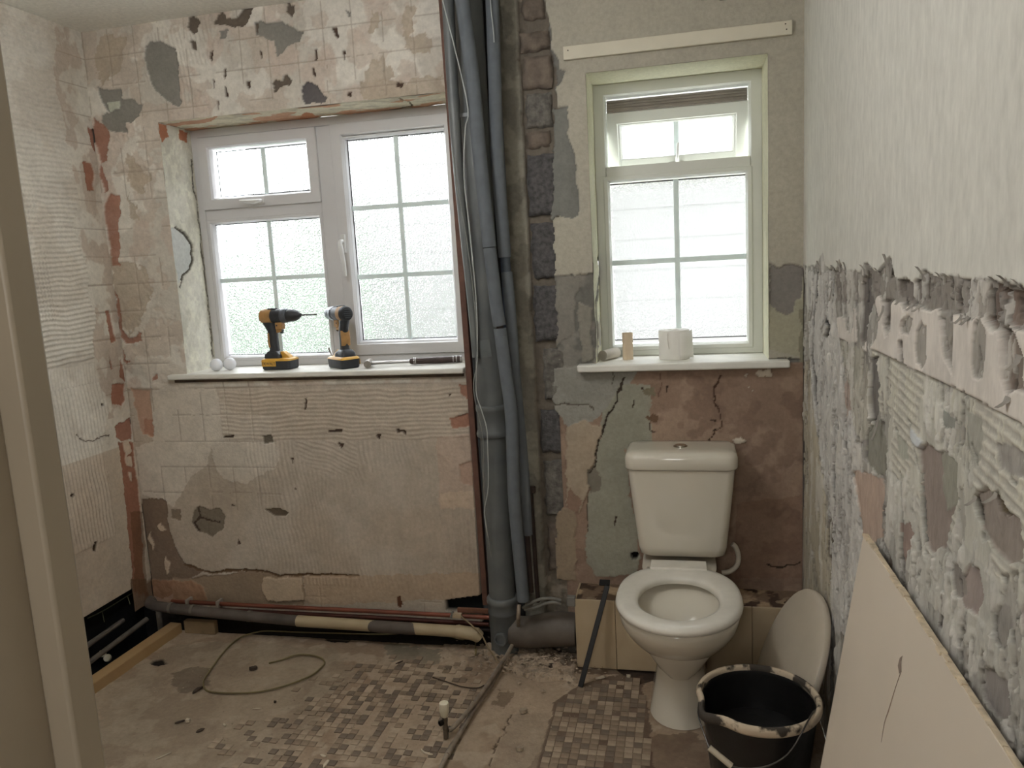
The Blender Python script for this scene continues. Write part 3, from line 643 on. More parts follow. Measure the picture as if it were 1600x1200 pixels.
for pl, wd in (([(1276, 425), (1272, 470), (1270, 520), (1268, 560)], 4), ([(1300, 425), (1301, 450), (1298, 475)], 3.5), ([(1288, 500), (1294, 512), (1288, 528)], 6), ([(1268, 560), (1272, 600), (1274, 634)], 5),
               ([(1322, 600), (1320, 640), (1317, 665), (1318, 700)], 1.8), ([(1304, 640), (1308, 672)], 3), ([(1300, 725), (1302, 770)], 3), ([(1362, 650), (1352, 680), (1352, 720)], 2), ([(1421, 655), (1422, 680), (1434, 740), (1437, 810), (1441, 850)], 2.2),
               ([(1405, 740), (1406, 790), (1406, 880)], 2), ([(1380, 715), (1381, 750)], 4), ([(1378, 800), (1376, 840), (1384, 862)], 3), ([(1466, 880), (1472, 910), (1476, 925)], 3), ([(1513, 690), (1518, 705), (1524, 722)], 2.5),
               ([(1545, 450), (1540, 480), (1541, 500)], 2.5), ([(1350, 430), (1350, 470)], 3), ([(1406, 465), (1418, 478)], 4), ([(1427, 470), (1430, 480)], 4), ([(1475, 498), (1479, 506)], 3), ([(1502, 494), (1510, 500)], 3), ([(1436, 905), (1441, 890)], 2), ([(1335, 485), (1336, 540)], 1.2),
               ([(1365, 555), (1370, 600), (1366, 650)], 2.5), ([(1290, 620), (1292, 700), (1296, 780)], 1.5), ([(1398, 672), (1402, 678)], 3), ([(1575, 745), (1586, 758)], 2), ([(1547, 950), (1546, 985), (1556, 1012)], 1.6), ([(1332, 1040 - 300), (1330, 770)], 2), ([(1494, 900), (1496, 930)], 2.0)):
    Rr.line(pl, wd, D, -0.014)
Rr.M[~torn] = 0.22; Rr.A[~torn] = 0.22; Rr.A[torn & (Rr.H > 0.0005)] = 0.35
wall_right = Rr.build('wall_right', M_streak)
tag(wall_right, 'right wall, painted above and torn back to rough plaster below', 'wall', kind='structure')

# curled scraps of lining paper standing proud along the tear: parts of the wall
M_flake = mat('paper_skin', (200, 195, 182), 0.85, var=0.08, bump=0.1)
M_flake2 = mat('torn_paper_back', (150, 145, 138), 0.95, var=0.15, bump=0.3)
def flake(px, py, hw, hh, tip, lift, up=True, m=None):
    """tongue of torn skin: base on the wall, tip lifted off"""
    b = on_x(px, py, XR - 0.002); s = 1 if up else -1
    n = 5; rows = []
    for i in range(n + 1):
        t = i / n; wv = hw * (1 - t) ** 0.8 * (1 + 0.25 * math.sin(i * 2.3 + px)) + 0.0006
        cx = b[1] + tip * t; z = b[2] + s * hh * t; x = b[0] - lift * t * t
        rows.append([(x, cx - wv, z), (x - 0.001 - 0.3 * lift * t, cx, z + 0.001), (x, cx + wv, z), (x + 0.0012, cx, z)])
    return MB().loft(rows).build('paper_scrap', m or M_flake2, wall_right)
for (px, py, hw, hh, tip, lift) in ((1282, 430, .014, .040, -.010, .010), (1312, 425, .010, .028, -.006, .008), (1302, 424, .008, .016, -.004, .006), (1353, 430, .016, .022, .004, .010), (1386, 432, .014, .042, -.018, .010), (1444, 440, .010, .024, .004, .010),
                                    (1320, 424, .006, .022, -.014, .006), (1468, 436, .006, .010, -.003, .006), (1484, 440, .010, .012, .002, .008), (1556, 450, .010, .014, -.004, .008), (1572, 448, .007, .014, -.005, .010), (1592, 450, .005, .010, .003, .006), (1372, 428, .006, .012, .004, .006)):
    flake(px, py, hw, hh, tip, lift)
for (px, py, hw, hh, tip, lift) in ((1290, 492, .012, .040, .004, .010), (1380, 478, .010, .030, .004, .008), (1408, 462, .006, .016, .002, .008), (1425, 474, .006, .012, .0, .008), (1436, 476, .005, .012, .002, .008), (1502, 492, .005, .012, -.002, .008), (1512, 494, .005, .012, .0, .008),
                                    (1372, 650, .004, .05, .0, .010), (1524, 775, .006, .014, .0, .010), (1556, 770, .006, .014, .0, .012), (1592, 555, .010, .018, .0, .01), (1575, 620, .010, .014, .002, .010), (1270, 470, .006, .06, .0, .008), (1300, 440, .005, .05, .0, .006)):
    flake(px, py, hw, hh, tip, lift, up=False)

# ================================================================== CEILING, FLOOR, PIT
us = coords([XL, XR], 0.05); vy = coords([-1.6, YB], 0.05)
Ce = Relief(us, vy, (0, 0, ZC), (1, 0, 0), (0, 1, 0), (0, 0, -1), seed=21)
Ce.paint(np.ones(len(Ce.U), bool), (236, 235, 229)); Ce.M[:] = 0.15; Ce.H += 0.002 * fbm(Ce.U * 4, Ce.V * 4, 3, 5)
tag(Ce.build('ceiling', relief_mat('ceiling_paint', bump=0.15)), 'off-white painted ceiling above the left window wall', 'ceiling', kind='structure')

M_pit = mat('black_void', (20, 20, 22), 0.85, var=0.4, scale=12, bump=0.6, bscale=40)
FX0 = -2.055
us = coords([FX0, -1.7, XR], [0.0045, 0.0045]); vy = coords([-1.6, 0.5, 1.7, 2.598], [0.1, 0.03, 0.0040])
F = Relief(us, vy, (0, 0, 0), (1, 0, 0), (0, 1, 0), (0, 0, 1), seed=27, wamp=0.012)
U, V = F.U, F.V; al = np.ones(len(U), bool)
n1 = fbm(U * 4, V * 4, 5, 340); n2 = fbm(U * 14, V * 14, 5, 350); n3 = fbm(U * 45, V * 45, 4, 360)
F.paint(al, (164, 146, 126)); mixc(F, al, (142, 123, 104), smoothstep(n1, 0.48, 0.6) * 0.8); mixc(F, al, (180, 164, 144), smoothstep(n2, 0.52, 0.62) * 0.6)
F.H += 0.0025 * (n3 - 0.5) + 0.003 * (n2 - 0.5) - 0.0018
gz = F.m([(150, 1080), (280, 1000), (520, 1010), (560, 1060), (430, 1200), (150, 1200)], 2); mixc(F, gz, (140, 130, 114), np.full(gz.sum(), 0.45))
F.poly([(270, 1050), (300, 1040), (335, 1045), (332, 1068), (315, 1078), (285, 1082), (275, 1066)], (92, 80, 68), a=0.6, w=2)
F.poly([(600, 1008), (690, 1010), (680, 1036), (610, 1034)], (98, 98, 86), a=0.6, w=2, h=-0.003)
F.poly([(505, 990), (560, 994), (540, 1002), (505, 1000)], (40, 38, 34), h=-0.01)
F.poly([(840, 1010), (920, 1040), (1030, 1045), (1025, 1062), (960, 1056), (900, 1050), (830, 1030)], (92, 76, 62), a=0.8, rough=0.006)
F.poly([(958, 1044), (1026, 1046), (1022, 1062), (1000, 1068), (975, 1058)], (48, 38, 32), a=0.85, h=-0.006)
F.poly([(772, 1082), (786, 1076), (802, 1080), (798, 1092), (786, 1102), (764, 1098)], (98, 80, 64), a=0.6, w=2)
F.poly([(1010, 1150), (1080, 1140), (1130, 1180), (1140, 1200), (1010, 1200)], (98, 78, 64), a=0.6)
F.line([(798, 1115), (786, 1145), (774, 1170), (762, 1200)], 2.5, (84, 70, 56), -0.006); F.line([(863, 1112), (856, 1140), (846, 1170), (838, 1200)], 2.5, (176, 160, 140), 0.002)
PRd = F.m([(866, 1095), (905, 1070), (950, 1058), (1004, 1056), (1012, 1110), (1016, 1150), (1024, 1215), (826, 1215), (846, 1160)], 1); mixc(F, PRd, (84, 66, 54), np.full(PRd.sum(), 0.75))
stp = F.m([(800, 1115), (862, 1112), (838, 1200), (764, 1200)], 0); mixc(F, stp, (152, 136, 118), np.full(stp.sum(), 0.6))
F.poly([(237, 1032), (250, 1030), (262, 1031), (260, 1037), (248, 1041), (237, 1039)], (34, 30, 26), h=-0.012)
rb = F.m([(760, 1010), (830, 1000), (905, 1040), (900, 1060), (840, 1066), (770, 1040)], 1); F.H[rb] += 0.028 * fbm(U[rb] * 35, V[rb] * 35, 4, 370) ; mixc(F, rb, (150, 136, 120), smoothstep(n3[rb], 0.5, 0.56) * 0.7)
rb = F.m([(690, 985), (770, 1000), (780, 1035), (735, 1040), (700, 1020)], 1); F.H[rb] += 0.014 * fbm(U[rb] * 40, V[rb] * 40, 4, 372); mixc(F, rb, (142, 128, 112), smoothstep(n3[rb], 0.5, 0.56) * 0.6)
floor = F.build('floor', M_floor)
tag(floor, 'dusty brown screed floor with traces of small mosaic tiles', 'floor', kind='structure')
box_obj('floor', (-2.50, XR, 0.4, 2.80, -0.16, -0.13), M_pit, smooth=False)
bpy.data.objects['floor.001'].name = 'floor_slab'; tag(bpy.data.objects['floor_slab'], 'black ground in the trench below the floor', 'floor', kind='structure')
# void behind the cut left wall
pv = MB().box(-2.42, -2.40, 0.4, 2.80, -0.14, 0.30).box(-2.42, -2.212, 0.4, 2.66, 0.22, 0.25).box(-2.42, -2.191, 2.645, 2.66, -0.14, 0.22)
tag(pv.build('wall_void', M_pit, smooth=False), 'black membrane lined void under the left wall', 'wall', kind='structure')
fe = MB().box(FX0, XR, 2.5975, 2.60, -0.14, -0.004).box(FX0 - 0.0, FX0 + 0.002, 0.5, 2.60, -0.14, -0.004)
tag(fe.build('floor_edge', mat('screed_edge', (70, 62, 54), 0.95, var=0.3, bump=0.6), smooth=False), 'broken edge of the screed along the pipe trench', 'floor', kind='structure')

# mosaic tiles still stuck in the screed: parts of the floor
M_mos = [mat('mosaic_dark', (112, 98, 85), 0.85, var=0.15, scale=25, bump=0.2), mat('mosaic_mid', (136, 120, 102), 0.85, var=0.2, scale=25, bump=0.2), mat('mosaic_pale', (160, 143, 123), 0.85, var=0.18, scale=25, bump=0.2)]
def tile_mesh(m, s=0.0118, h=0.0030):
    b = MB(); v = [(-s, -s, -h), (s, -s, -h), (s, s, -h), (-s, s, -h), (-s, -s, 0), (s, -s, 0), (s, s, 0), (-s, s, 0)]
    c = s - 0.0012; v += [(-c, -c, .0004), (c, -c, .0004), (c, c, .0004), (-c, c, .0004)]
    f = [(8, 9, 10, 11)] + [(i, (i + 1) % 4, 4 + (i + 1) % 4, 4 + i) for i in range(4)] + [(4 + i, 4 + (i + 1) % 4, 8 + (i + 1) % 4, 8 + i) for i in range(4)]
    me = bpy.data.meshes.new('tile'); me.from_pydata(v, [], f); me.update(); me.materials.append(m); return me
TM = [tile_mesh(m) for m in M_mos]
def inpoly(x, y, p):
    c = False; j = len(p) - 1
    for i in range(len(p)):
        if (p[i][1] > y) != (p[j][1] > y) and x < (p[j][0] - p[i][0]) * (y - p[i][1]) / (p[j][1] - p[i][1]) + p[i][0]: c = not c
        j = i
    return c
PL = [(500, 1085), (560, 1050), (640, 1030), (710, 1040), (720, 1080), (700, 1140), (668, 1215), (420, 1215), (440, 1150)]
PL2 = [(300, 1215), (330, 1150), (430, 1100), (470, 1060), (620, 1020), (720, 1030), (760, 1070), (740, 1120), (700, 1215)]
PR = [(870, 1100), (905, 1075), (950, 1062), (1000, 1060), (1008, 1110), (1012, 1150), (1020, 1215), (830, 1215), (850, 1160)]
pit = 0.0256; cand = []
for i in range(110):
    for j in range(60):
        x = -2.0 + i * pit; y = 1.80 + j * pit
        if y > 2.58 or x > 0.3: continue
        q = project(np.array([[x, y, 0.0]])); px, py = float(q[0][0]), float(q[1][0])
        r = random.random(); k = None
        if inpoly(px, py, PR):
            if r < 0.9: k = random.choices([0, 1, 2], [2, 4, 3])[0]
        elif inpoly(px, py, PL):
            if r < 0.42: k = random.choices([0, 1], [3, 2])[0]
            elif r < 0.6: k = 2
        elif inpoly(px, py, PL2):
            if r < 0.2: k = random.choices([0, 1], [1, 2])[0]
            elif r < 0.25: k = 2
        if k is not None and py < 1230:
            zz = float(-0.0004 + 0.0010 * (fbm(np.array([x * 9]), np.array([y * 9]), 2, 7)[0] - 0.4))
            if not inpoly(px, py, PR): zz += 0.0004
            cand.append((py, x, y, zz, k))
cand.sort(reverse=True)
for c in cand[:300]:
    o = bpy.data.objects.new('tile', TM[c[4]]); COL.objects.link(o); o.parent = floor
    o.location = (c[1] + random.uniform(-.0006, .0006), c[2] + random.uniform(-.0006, .0006), c[3]); o.rotation_euler = (random.uniform(-.02, .02), random.uniform(-.02, .02), random.uniform(-.03, .03))
rest = cand[300:]
if rest:
    b = MB(); mi = []
    for c in rest:
        s = 0.0118; b.box(c[1] - s, c[1] + s, c[2] - s, c[2] + s, -0.003, c[3] + 0.0006); mi += [c[4]] * 6
    o = b.build('mosaic_tiles', M_mos[0], floor, smooth=False); o['kind'] = 'stuff'
    for m in M_mos[1:]: o.data.materials.append(m)
    o.data.polygons.foreach_set('material_index', mi)
# crumbs of plaster
CR = MB()
def crumb(b, x, y, z, s):
    v = []
    for i in range(6):
        a = [(1, 0, 0), (-1, 0, 0), (0, 1, 0), (0, -1, 0), (0, 0, 1), (0, 0, -1)][i]
        v.append((x + a[0] * s * random.uniform(.6, 1.4), y + a[1] * s * random.uniform(.5, 1.2), z + a[2] * s * random.uniform(.3, .7)))
    b.add(v, [(0, 2, 4), (2, 1, 4), (1, 3, 4), (3, 0, 4), (2, 0, 5), (1, 2, 5), (3, 1, 5), (0, 3, 5)])
for i in range(900):
    x = random.uniform(-2.0, .3); y = random.uniform(1.8, 2.48)
    if x > -.18 or (x + .7) ** 2 + (y - 2.6) ** 2 < .02: continue
    crumb(CR, x, y, 0.0015, random.choice([.0012, .0015, .002, .003]))
for i in range(700):
    x = random.gauss(-0.56, .12); y = random.gauss(2.5, .06); 
    if y < 2.62 and x < .3: crumb(CR, x, y, 0.006 + random.random() * .012, random.choice([.002, .003, .004, .006, .009]))
o = CR.build('plaster_crumbs', mat('crumbs', (158, 142, 124), 0.95, var=0.3, scale=9, bump=0), smooth=False)
tag(o, 'crumbs of plaster and dust scattered over the floor', 'debris', kind='stuff')

bk = MB().box(XR + .03, XR + .12, -1.6, 2.95, -0.16, 2.5).box(XL - .30, XL - .02, 0.4, 2.95, 0.25, 2.5).box(-2.6, .6, -1.7, 2.95, ZC + .01, 2.5).box(-2.6, -2.41, 0.2, 2.95, -.16, 2.5)  # unseen backing added to stop daylight leaking in at the corners
tag(bk.build('wall_backing', mat('masonry', (130, 120, 110), .95), smooth=False), 'unseen masonry behind the plaster, added against light leaks', 'wall', kind='structure')

# added fill lamp: an unseen white globe that brightens the dark room from the ceiling
lamp = thing('added_fill_lamp', (-0.95, 1.25, ZC), label='unseen white globe added on the ceiling as fill light', cat='lamp')
lm = bpy.data.materials.new('fill_globe'); lm.use_nodes = True
_b = lm.node_tree.nodes['Principled BSDF']; _b.inputs['Emission Color'].default_value = (1.0, 1.0, 1.0, 1); _b.inputs['Emission Strength'].default_value = 16.0
MB().lathe([(.05, 0), (.05, -.02), (.03, -.03), (.03, -.05)], seg=24).build('fill_lamp_base', mat('lamp_white', (220, 220, 216), .4, bump=0), lamp)
MB().lathe([(.03, -.05), (.08, -.07), (.125, -.11), (.145, -.165), (.14, -.21), (.11, -.265), (.06, -.295), (.001, -.305)], seg=32).build('fill_lamp_globe', lm, lamp)

# ================================================================== DOORWAY AND HALL BEHIND THE CAMERA
M_paintw = mat('door_paint', (160, 148, 130), 0.45, var=0.03, scale=6, bump=0.03)
M_hall = mat('hall_plaster', (204, 200, 190), 0.9, var=0.04, scale=4, bump=0.05)
tag(box_obj('wall_front', (-2.45, -0.53, 0.34, 0.47, 0, ZC), M_hall, smooth=False), 'wall on the doorway side of the room', 'wall', kind='structure')
jy = 0.50
dj = MB().box(-0.60, -0.505, 0.26, jy, 0, 2.2)
ob = dj.build('door_frame', M_paintw, smooth=True, bevel=0.004); ob.name = 'trim_1'
tag(ob, 'white painted door jamb at the left edge, close to the camera', 'door frame', kind='structure')
stp_ = MB().box(-0.506, -0.4815, 0.472, jy, 0, 2.2).build('door_stop', M_paintw, ob, bevel=0.003)
tag(box_obj('wall_hall_left', (-1.45, -1.40, -1.6, 0.36, 0, ZC), M_hall, smooth=False), 'hallway side wall behind the camera', 'wall', kind='structure')
tag(box_obj('wall_hall_back', (-1.45, XR + .05, -1.65, -1.6, 0, ZC), M_hall, smooth=False), 'hallway end wall behind the camera', 'wall', kind='structure')
tag(box_obj('wall_far_left', (-2.45, -2.40, 0.2, 0.5, 0, ZC), M_hall, smooth=False), 'short return of the doorway wall', 'wall', kind='structure')

# ================================================================== WINDOW OPENINGS: reveals
def reveal(name, us, vs_, O, ud, vd, nd, painter, seed, m=None):
    r = Relief(us, vs_, O, ud, vd, nd, seed=seed); painter(r); o = r.build(name, m or M_plaster)
    tag(o, None, None, kind='structure'); return o
YF = 2.83
def pt_left(r):
    a = np.ones(len(r.U), bool); r.paint(a, (214, 211, 198)); k = fbm(r.U * 20, r.V * 9, 5, 3); j = fbm(r.U * 45, r.V * 30, 4, 4)
    mixc(r, a, (196, 193, 178), smoothstep(k, 0.5, 0.6) * 0.6); mixc(r, a, (226, 224, 208), smoothstep(j, 0.54, 0.6) * 0.7)
    r.H += 0.010 * (k - 0.5) + 0.007 * (j - 0.5) - 0.002
    r.poly([(247, 192), (259, 196), (263, 216), (252, 224)], (172, 116, 88)); r.poly([(280, 202), (294, 206), (294, 222), (280, 218)], (172, 116, 88))
    pn = r.m([(264, 356), (275, 355), (288, 365), (299, 380), (302, 402), (300, 418), (288, 432), (282, 445), (276, 420), (270, 390)], 1); r.paint(pn, (206, 208, 204), h=-0.006)
    r.line([(275, 355), (289, 365), (300, 382), (302, 404), (299, 420), (288, 433), (286, 445), (283, 452)], 3, (92, 88, 80), -0.009)
    r.line([(300, 250), (320, 420), (335, 560)], 2.0, (110, 106, 96), -0.006)
ol = reveal('wall_reveal', coords([0, YF - YB + 0.02], 0.004), coords([1.03, 2.004], 0.004), (LO[0], YB, 0), (0, 1, 0), (0, 0, 1), (1, 0, 0), pt_left, 31)
tag(ol, 'crumbling cream plaster reveal on the left side of the wide window', 'wall')
def pt_top(r):
    a = np.ones(len(r.U), bool); r.paint(a, (214, 208, 186)); k = fbm(r.U * 9, r.V * 18, 5, 13); j = fbm(r.U * 14, r.V * 50, 4, 14)
    mixc(r, a, (186, 178, 158), smoothstep(j, 0.54, 0.6) * 0.7); mixc(r, a, (190, 138, 106), smoothstep(k + 0.14 * smoothstep(r.V, 0.09, 0.17), 0.6, 0.64) * 0.8); r.H += 0.010 * (k - 0.5) + 0.006 * (j - 0.5)
    r.poly([(250, 196), (330, 184), (345, 178), (330, 190), (260, 202)], (184, 130, 100), a=0.8); r.poly([(462, 186), (480, 176), (500, 182), (485, 190)], (186, 132, 100))
    r.line([(625, 153), (640, 160), (646, 166), (610, 172)], 2, (104, 96, 80), -0.006); r.line([(500, 184), (600, 176), (697, 164)], 2.5, (96, 84, 70), -0.006)
ot = reveal('wall_reveal', coords([LO[0], LO[1]], 0.0045), coords([0, YF - YB + 0.02], 0.004), (0, YB, LO[3]), (1, 0, 0), (0, 1, 0), (0, 0, -1), pt_top, 33)
tag(ot, 'rough cream plaster soffit above the wide window', 'wall')
def pt_plain(r):
    a = np.ones(len(r.U), bool); r.paint(a, (208, 206, 182)); r.M[:] = 0.3; k = fbm(r.U * 8, r.V * 8, 3, 23); r.H += 0.0015 * k
def pt_rl(r):
    pt_plain(r); k = fbm(r.U * 30, r.V * 20, 4, 29)
    b = (r.V < 1.40); r.H[b] += 0.010 * (k[b] - 0.45); r.paint(b & (r.V < 1.33) & (k > 0.52), (160, 156, 146)); r.line([(934, 400), (936, 430), (932, 470), (934, 545)], 2.5, (96, 92, 86), -0.006)
Vs = coords([RO[2], RO[3]], 0.006)
tag(reveal('wall_reveal', coords([0, YF - YB + 0.02], 0.006), Vs, (RO[0], YB, 0), (0, 1, 0), (0, 0, 1), (1, 0, 0), pt_rl, 35), 'cream reveal left of the narrow window, flaking low down', 'wall')
tag(reveal('wall_reveal', coords([0, YF - YB + 0.02], 0.006), Vs, (RO[1], YB, 0), (0, 1, 0), (0, 0, 1), (-1, 0, 0), pt_plain, 37), 'cream reveal right of the narrow window', 'wall')
tag(reveal('wall_reveal', coords([RO[0], RO[1]], 0.01), coords([0, YF - YB + 0.02], 0.006), (0, YB, RO[3]), (1, 0, 0), (0, 1, 0), (0, 0, -1), pt_plain, 39), 'cream painted soffit above the narrow window', 'wall')
tag(box_obj('wall_reveal', (LO[1], LO[1] + .01, YB, YF + .02, 1.03, 2.0), mat('reveal_cream', (200, 196, 178), 0.9), smooth=False), 'reveal on the right of the wide window, behind the pipes', 'wall', kind='structure')
# outer leaf of the wall, round the windows
mo = mat('outer_leaf', (150, 140, 130), 0.9)
ow = MB()
for (a, b, c, d) in ((-2.6, LO[0] - .02, -0.14, 2.5), (LO[1] + .009, RO[0] - .012, -0.14, 2.5), (RO[1] + .012, 0.6, -0.14, 2.5), (LO[0] - .03, LO[1] + .02, -0.14, LO[2] - .02), (LO[0] - .03, LO[1] + .02, LO[3] + .02, 2.5), (RO[0] - .02, RO[1] + .02, -0.14, RO[2] - .02), (RO[0] - .02, RO[1] + .02, RO[3] + .012, 2.5)):
    ow.box(a, b, YB + 0.055, 2.90, c, d)
tag(ow.build('wall_outer', mo, smooth=False), 'outer leaf of the window wall', 'wall', kind='structure')

# ================================================================== WINDOWS
M_upvc = mat('upvc', (206, 205, 206), 0.35, var=0.03, scale=7, bump=0.02)
M_upvc2 = mat('upvc_cream', (206, 208, 200), 0.35, var=0.03, scale=7, bump=0.02)
M_bar = mat('glazing_bar_grey', (226, 240, 240), 0.5, var=0.03, bump=0)
M_glass = glass_mat()
M_seal = mat('black_gasket', (44, 42, 42), 0.7, var=0.1, bump=0)
M_sill = mat('sill_gloss', (222, 220, 212), 0.4, var=0.06, scale=14, bump=0.12, bscale=90)
def mitred(b, x0, x1, z0, z1, w, y0, y1, ch=0.006):
    """rectangular frame with chamfered inner edge; y0 faces the room"""
    def rect(k): return [(x0 + k, z0 + k), (x1 - k, z0 + k), (x1 - k, z1 - k), (x0 + k, z1 - k)]
    prof = [(0, y1), (0, y0 + 0.002), (0.002, y0), (w - ch, y0), (w, y0 + ch * 1.4), (w, y1)]
    rings = []
    for k, y in prof: rings.append([(x, y, z) for x, z in rect(k)])
    return b.loft(rings, closed=True)
def frame_part(name, x0, x1, z0, z1, w, y0, y1, m, parent): return mitred(MB(), x0, x1, z0, z1, w, y0, y1).build(name, m, parent, angle=20)
def glaze(parent, x0, x1, z0, z1, y, xb=(), zb=(), m=M_bar):
    """one sealed unit: pane with bars between its sheets"""
    o = box_obj('pane', (x0, x1, y, y + 0.004, z0, z1), M_glass, parent, smooth=False)
    gk = MB(); mitred(gk, x0 - .001, x1 + .001, z0 - .001, z1 + .001, 0.004, y - 0.003, y + 0.001, 0.001); gk.build('gasket', M_seal, parent, smooth=False)
    for x in xb: box_obj('glazing_bar', (x - .009, x + .009, y - 0.009, y - 0.003, z0, z1), m, parent, bevel=0.002)
    for z in zb: box_obj('glazing_bar', (x0, x1, y - 0.0085, y - 0.0025, z - .009, z + .009), m, parent, bevel=0.002)
W1 = thing('window_1', (0, 0, 0), label='wide white casement window with obscured glass, drills standing on its sill', cat='window', kind='structure')
gy = 2.858
# outer frame, mullion and transom
fb = MB(); mitred(fb, -1.906, LO[1] + 0.0, 1.056, 2.004, 0.036, YF, 2.90)
fb.box(-1.368, -1.300, YF, 2.90, 1.09, 1.97); fb.box(-1.872, -1.366, YF, 2.90, 1.650, 1.692)
fb.build('frame', M_upvc, W1, angle=20)
# lower left fixed light bead
frame_part('bead', -1.872, -1.366, 1.080, 1.652, 0.018, YF - 0.004, 2.87, M_upvc, W1)
glaze(W1, -1.862, -1.378, 1.100, 1.634, gy, [-1.612], [1.408])
# top left opening sash
frame_part('sash', -1.872, -1.364, 1.690, 1.970, 0.044, YF - 0.012, 2.87, M_upvc, W1)
glaze(W1, -1.816, -1.406, 1.740, 1.918, gy, [-1.607], [])
# right sash
frame_part('sash', -1.302, -0.806, 1.090, 1.972, 0.046, YF - 0.014, 2.87, M_upvc, W1)
glaze(W1, -1.252, -0.856, 1.144, 1.914, gy, [-1.052], [1.657, 1.394])
frame_part('bead', -1.262, -0.846, 1.134, 1.924, 0.010, YF - 0.006, 2.87, M_upvc, W1)
M_hand = mat('white_handle', (214, 214, 212), 0.3, var=0.02, bump=0)
hb = MB().box(-1.288, -1.272, YF - .026, YF - .012, 1.49, 1.56)
hb.tube([(-1.280, YF - .03, 1.535), (-1.280, YF - .05, 1.53), (-1.277, YF - .054, 1.50), (-1.270, YF - .056, 1.45), (-1.268, YF - .054, 1.40)], [.008, .008, .010, .008, .006], 10, 3)
hb.build('handle', M_hand, W1, bevel=0.002)
hb = MB().box(-1.655, -1.60, YF - .024, YF - .010, 1.700, 1.716)
hb.tube([(-1.61, YF - .028, 1.710), (-1.612, YF - .044, 1.708), (-1.63, YF - .048, 1.706), (-1.69, YF - .046, 1.712)], [.007, .007, .008, .005], 10, 3)
hb.build('handle', M_hand, W1, bevel=0.002)
s1 = MB().box(-1.975, -0.772, 2.606, YF + .02, 1.035, 1.0555)
s1.build('window_sill', M_sill, W1, bevel=0.006, bseg=3)
tag(MB().box(-1.96, -0.78, 2.63, 2.64, 1.022, 1.0345).build('sill_gap', mat('sill_shadow_gap', (92, 78, 66), .9, var=.4, bump=.6), W1))  # dark strip painted for the shaded gap under the sill

W2 = thing('window_2', (0, 0, 0), label='narrow white window with its top light open, above the toilet', cat='window', kind='structure')
fb = MB(); mitred(fb, RO[0], RO[1], 1.056, RO[3], 0.042, YF, 2.90); fb.box(-0.262, 0.228, YF, 2.90, 1.690, 1.733)
fb.build('frame', M_upvc2, W2, angle=20)
frame_part('bead', -0.274, 0.234, 1.076, 1.700, 0.020, YF - 0.006, 2.87, M_upvc2, W2)
glaze(W2, -0.260, 0.220, 1.112, 1.675, gy, [-0.022], [1.395])
# open top light, hung from the top and tilted outwards
T = math.radians(20)
sash = thing('open_sash', (-0.018, 2.888, 1.928), (T, 0, 0)); sash.parent = W2
mitred(MB(), -0.246, 0.246, -0.262, 0.0, 0.044, -0.010, 0.034).build('sash_frame', M_upvc2, sash, angle=20)
mitred(MB(), -0.206, 0.206, -0.222, -0.040, 0.012, -0.004, 0.024).build('sash_bead', M_upvc2, sash, angle=20)
o = box_obj('pane', (-0.194, 0.194, 0.012, 0.016, -0.170, -0.048), M_glass, sash, smooth=False)
box_obj('sash_rail', (-0.206, 0.206, -0.002, 0.02, -0.222, -0.168), M_upvc2, sash, bevel=.003)
box_obj('glazing_bar', (-0.008, 0.008, 0.004, 0.010, -0.168, -0.048), M_bar, sash)
hb = MB(); hb.tube([(0.0, -0.012, -0.19), (0.002, -0.03, -0.185), (0.004, -0.034, -0.15), (0.006, -0.03, -0.118)], [.006, .007, .006, .004], 10, 3); hb.box(-.028, .026, -.016, -.004, -.204, -.190)
hb.build('handle', M_hand, sash, bevel=.002)
tk = MB(); tk.box(-0.258, 0.224, 2.872, 2.888, 1.926, 1.966); 
for k in range(4): tk.box(-0.258, 0.224, 2.868, 2.873, 1.930 + k * .0095, 1.934 + k * .0095)
tk.build('hinge_seal', mat('brown_seal', (138, 130, 120), .7, bump=0), W2, smooth=False)
MB().box(-0.365, 0.330, 2.600, YF + .02, 1.030, 1.0555).build('window_sill', M_sill, W2, bevel=0.006, bseg=3)

# painted batten above the narrow window
bt = MB().box(-0.371, 0.338, YB - 0.014, YB - 0.0005, 2.060, 2.102).build('wooden_batten', mat('cream_paint_wood', (208, 202, 184), 0.7, var=.03, bump=.08), None, bevel=0.002)
tag(bt, 'cream painted timber batten fixed to the wall above the narrow window', 'batten')
for (x, z) in ((0.318, 2.092), (0.321, 2.076), (-0.355, 2.088)):
    MB().lathe([(0.0022, 0), (0.0022, 0.0012)], (x, YB - 0.0138, z), (0, -1, 0), 10).build('nail_hole', mat('nail_dark', (60, 52, 44), .8, bump=0), bt)

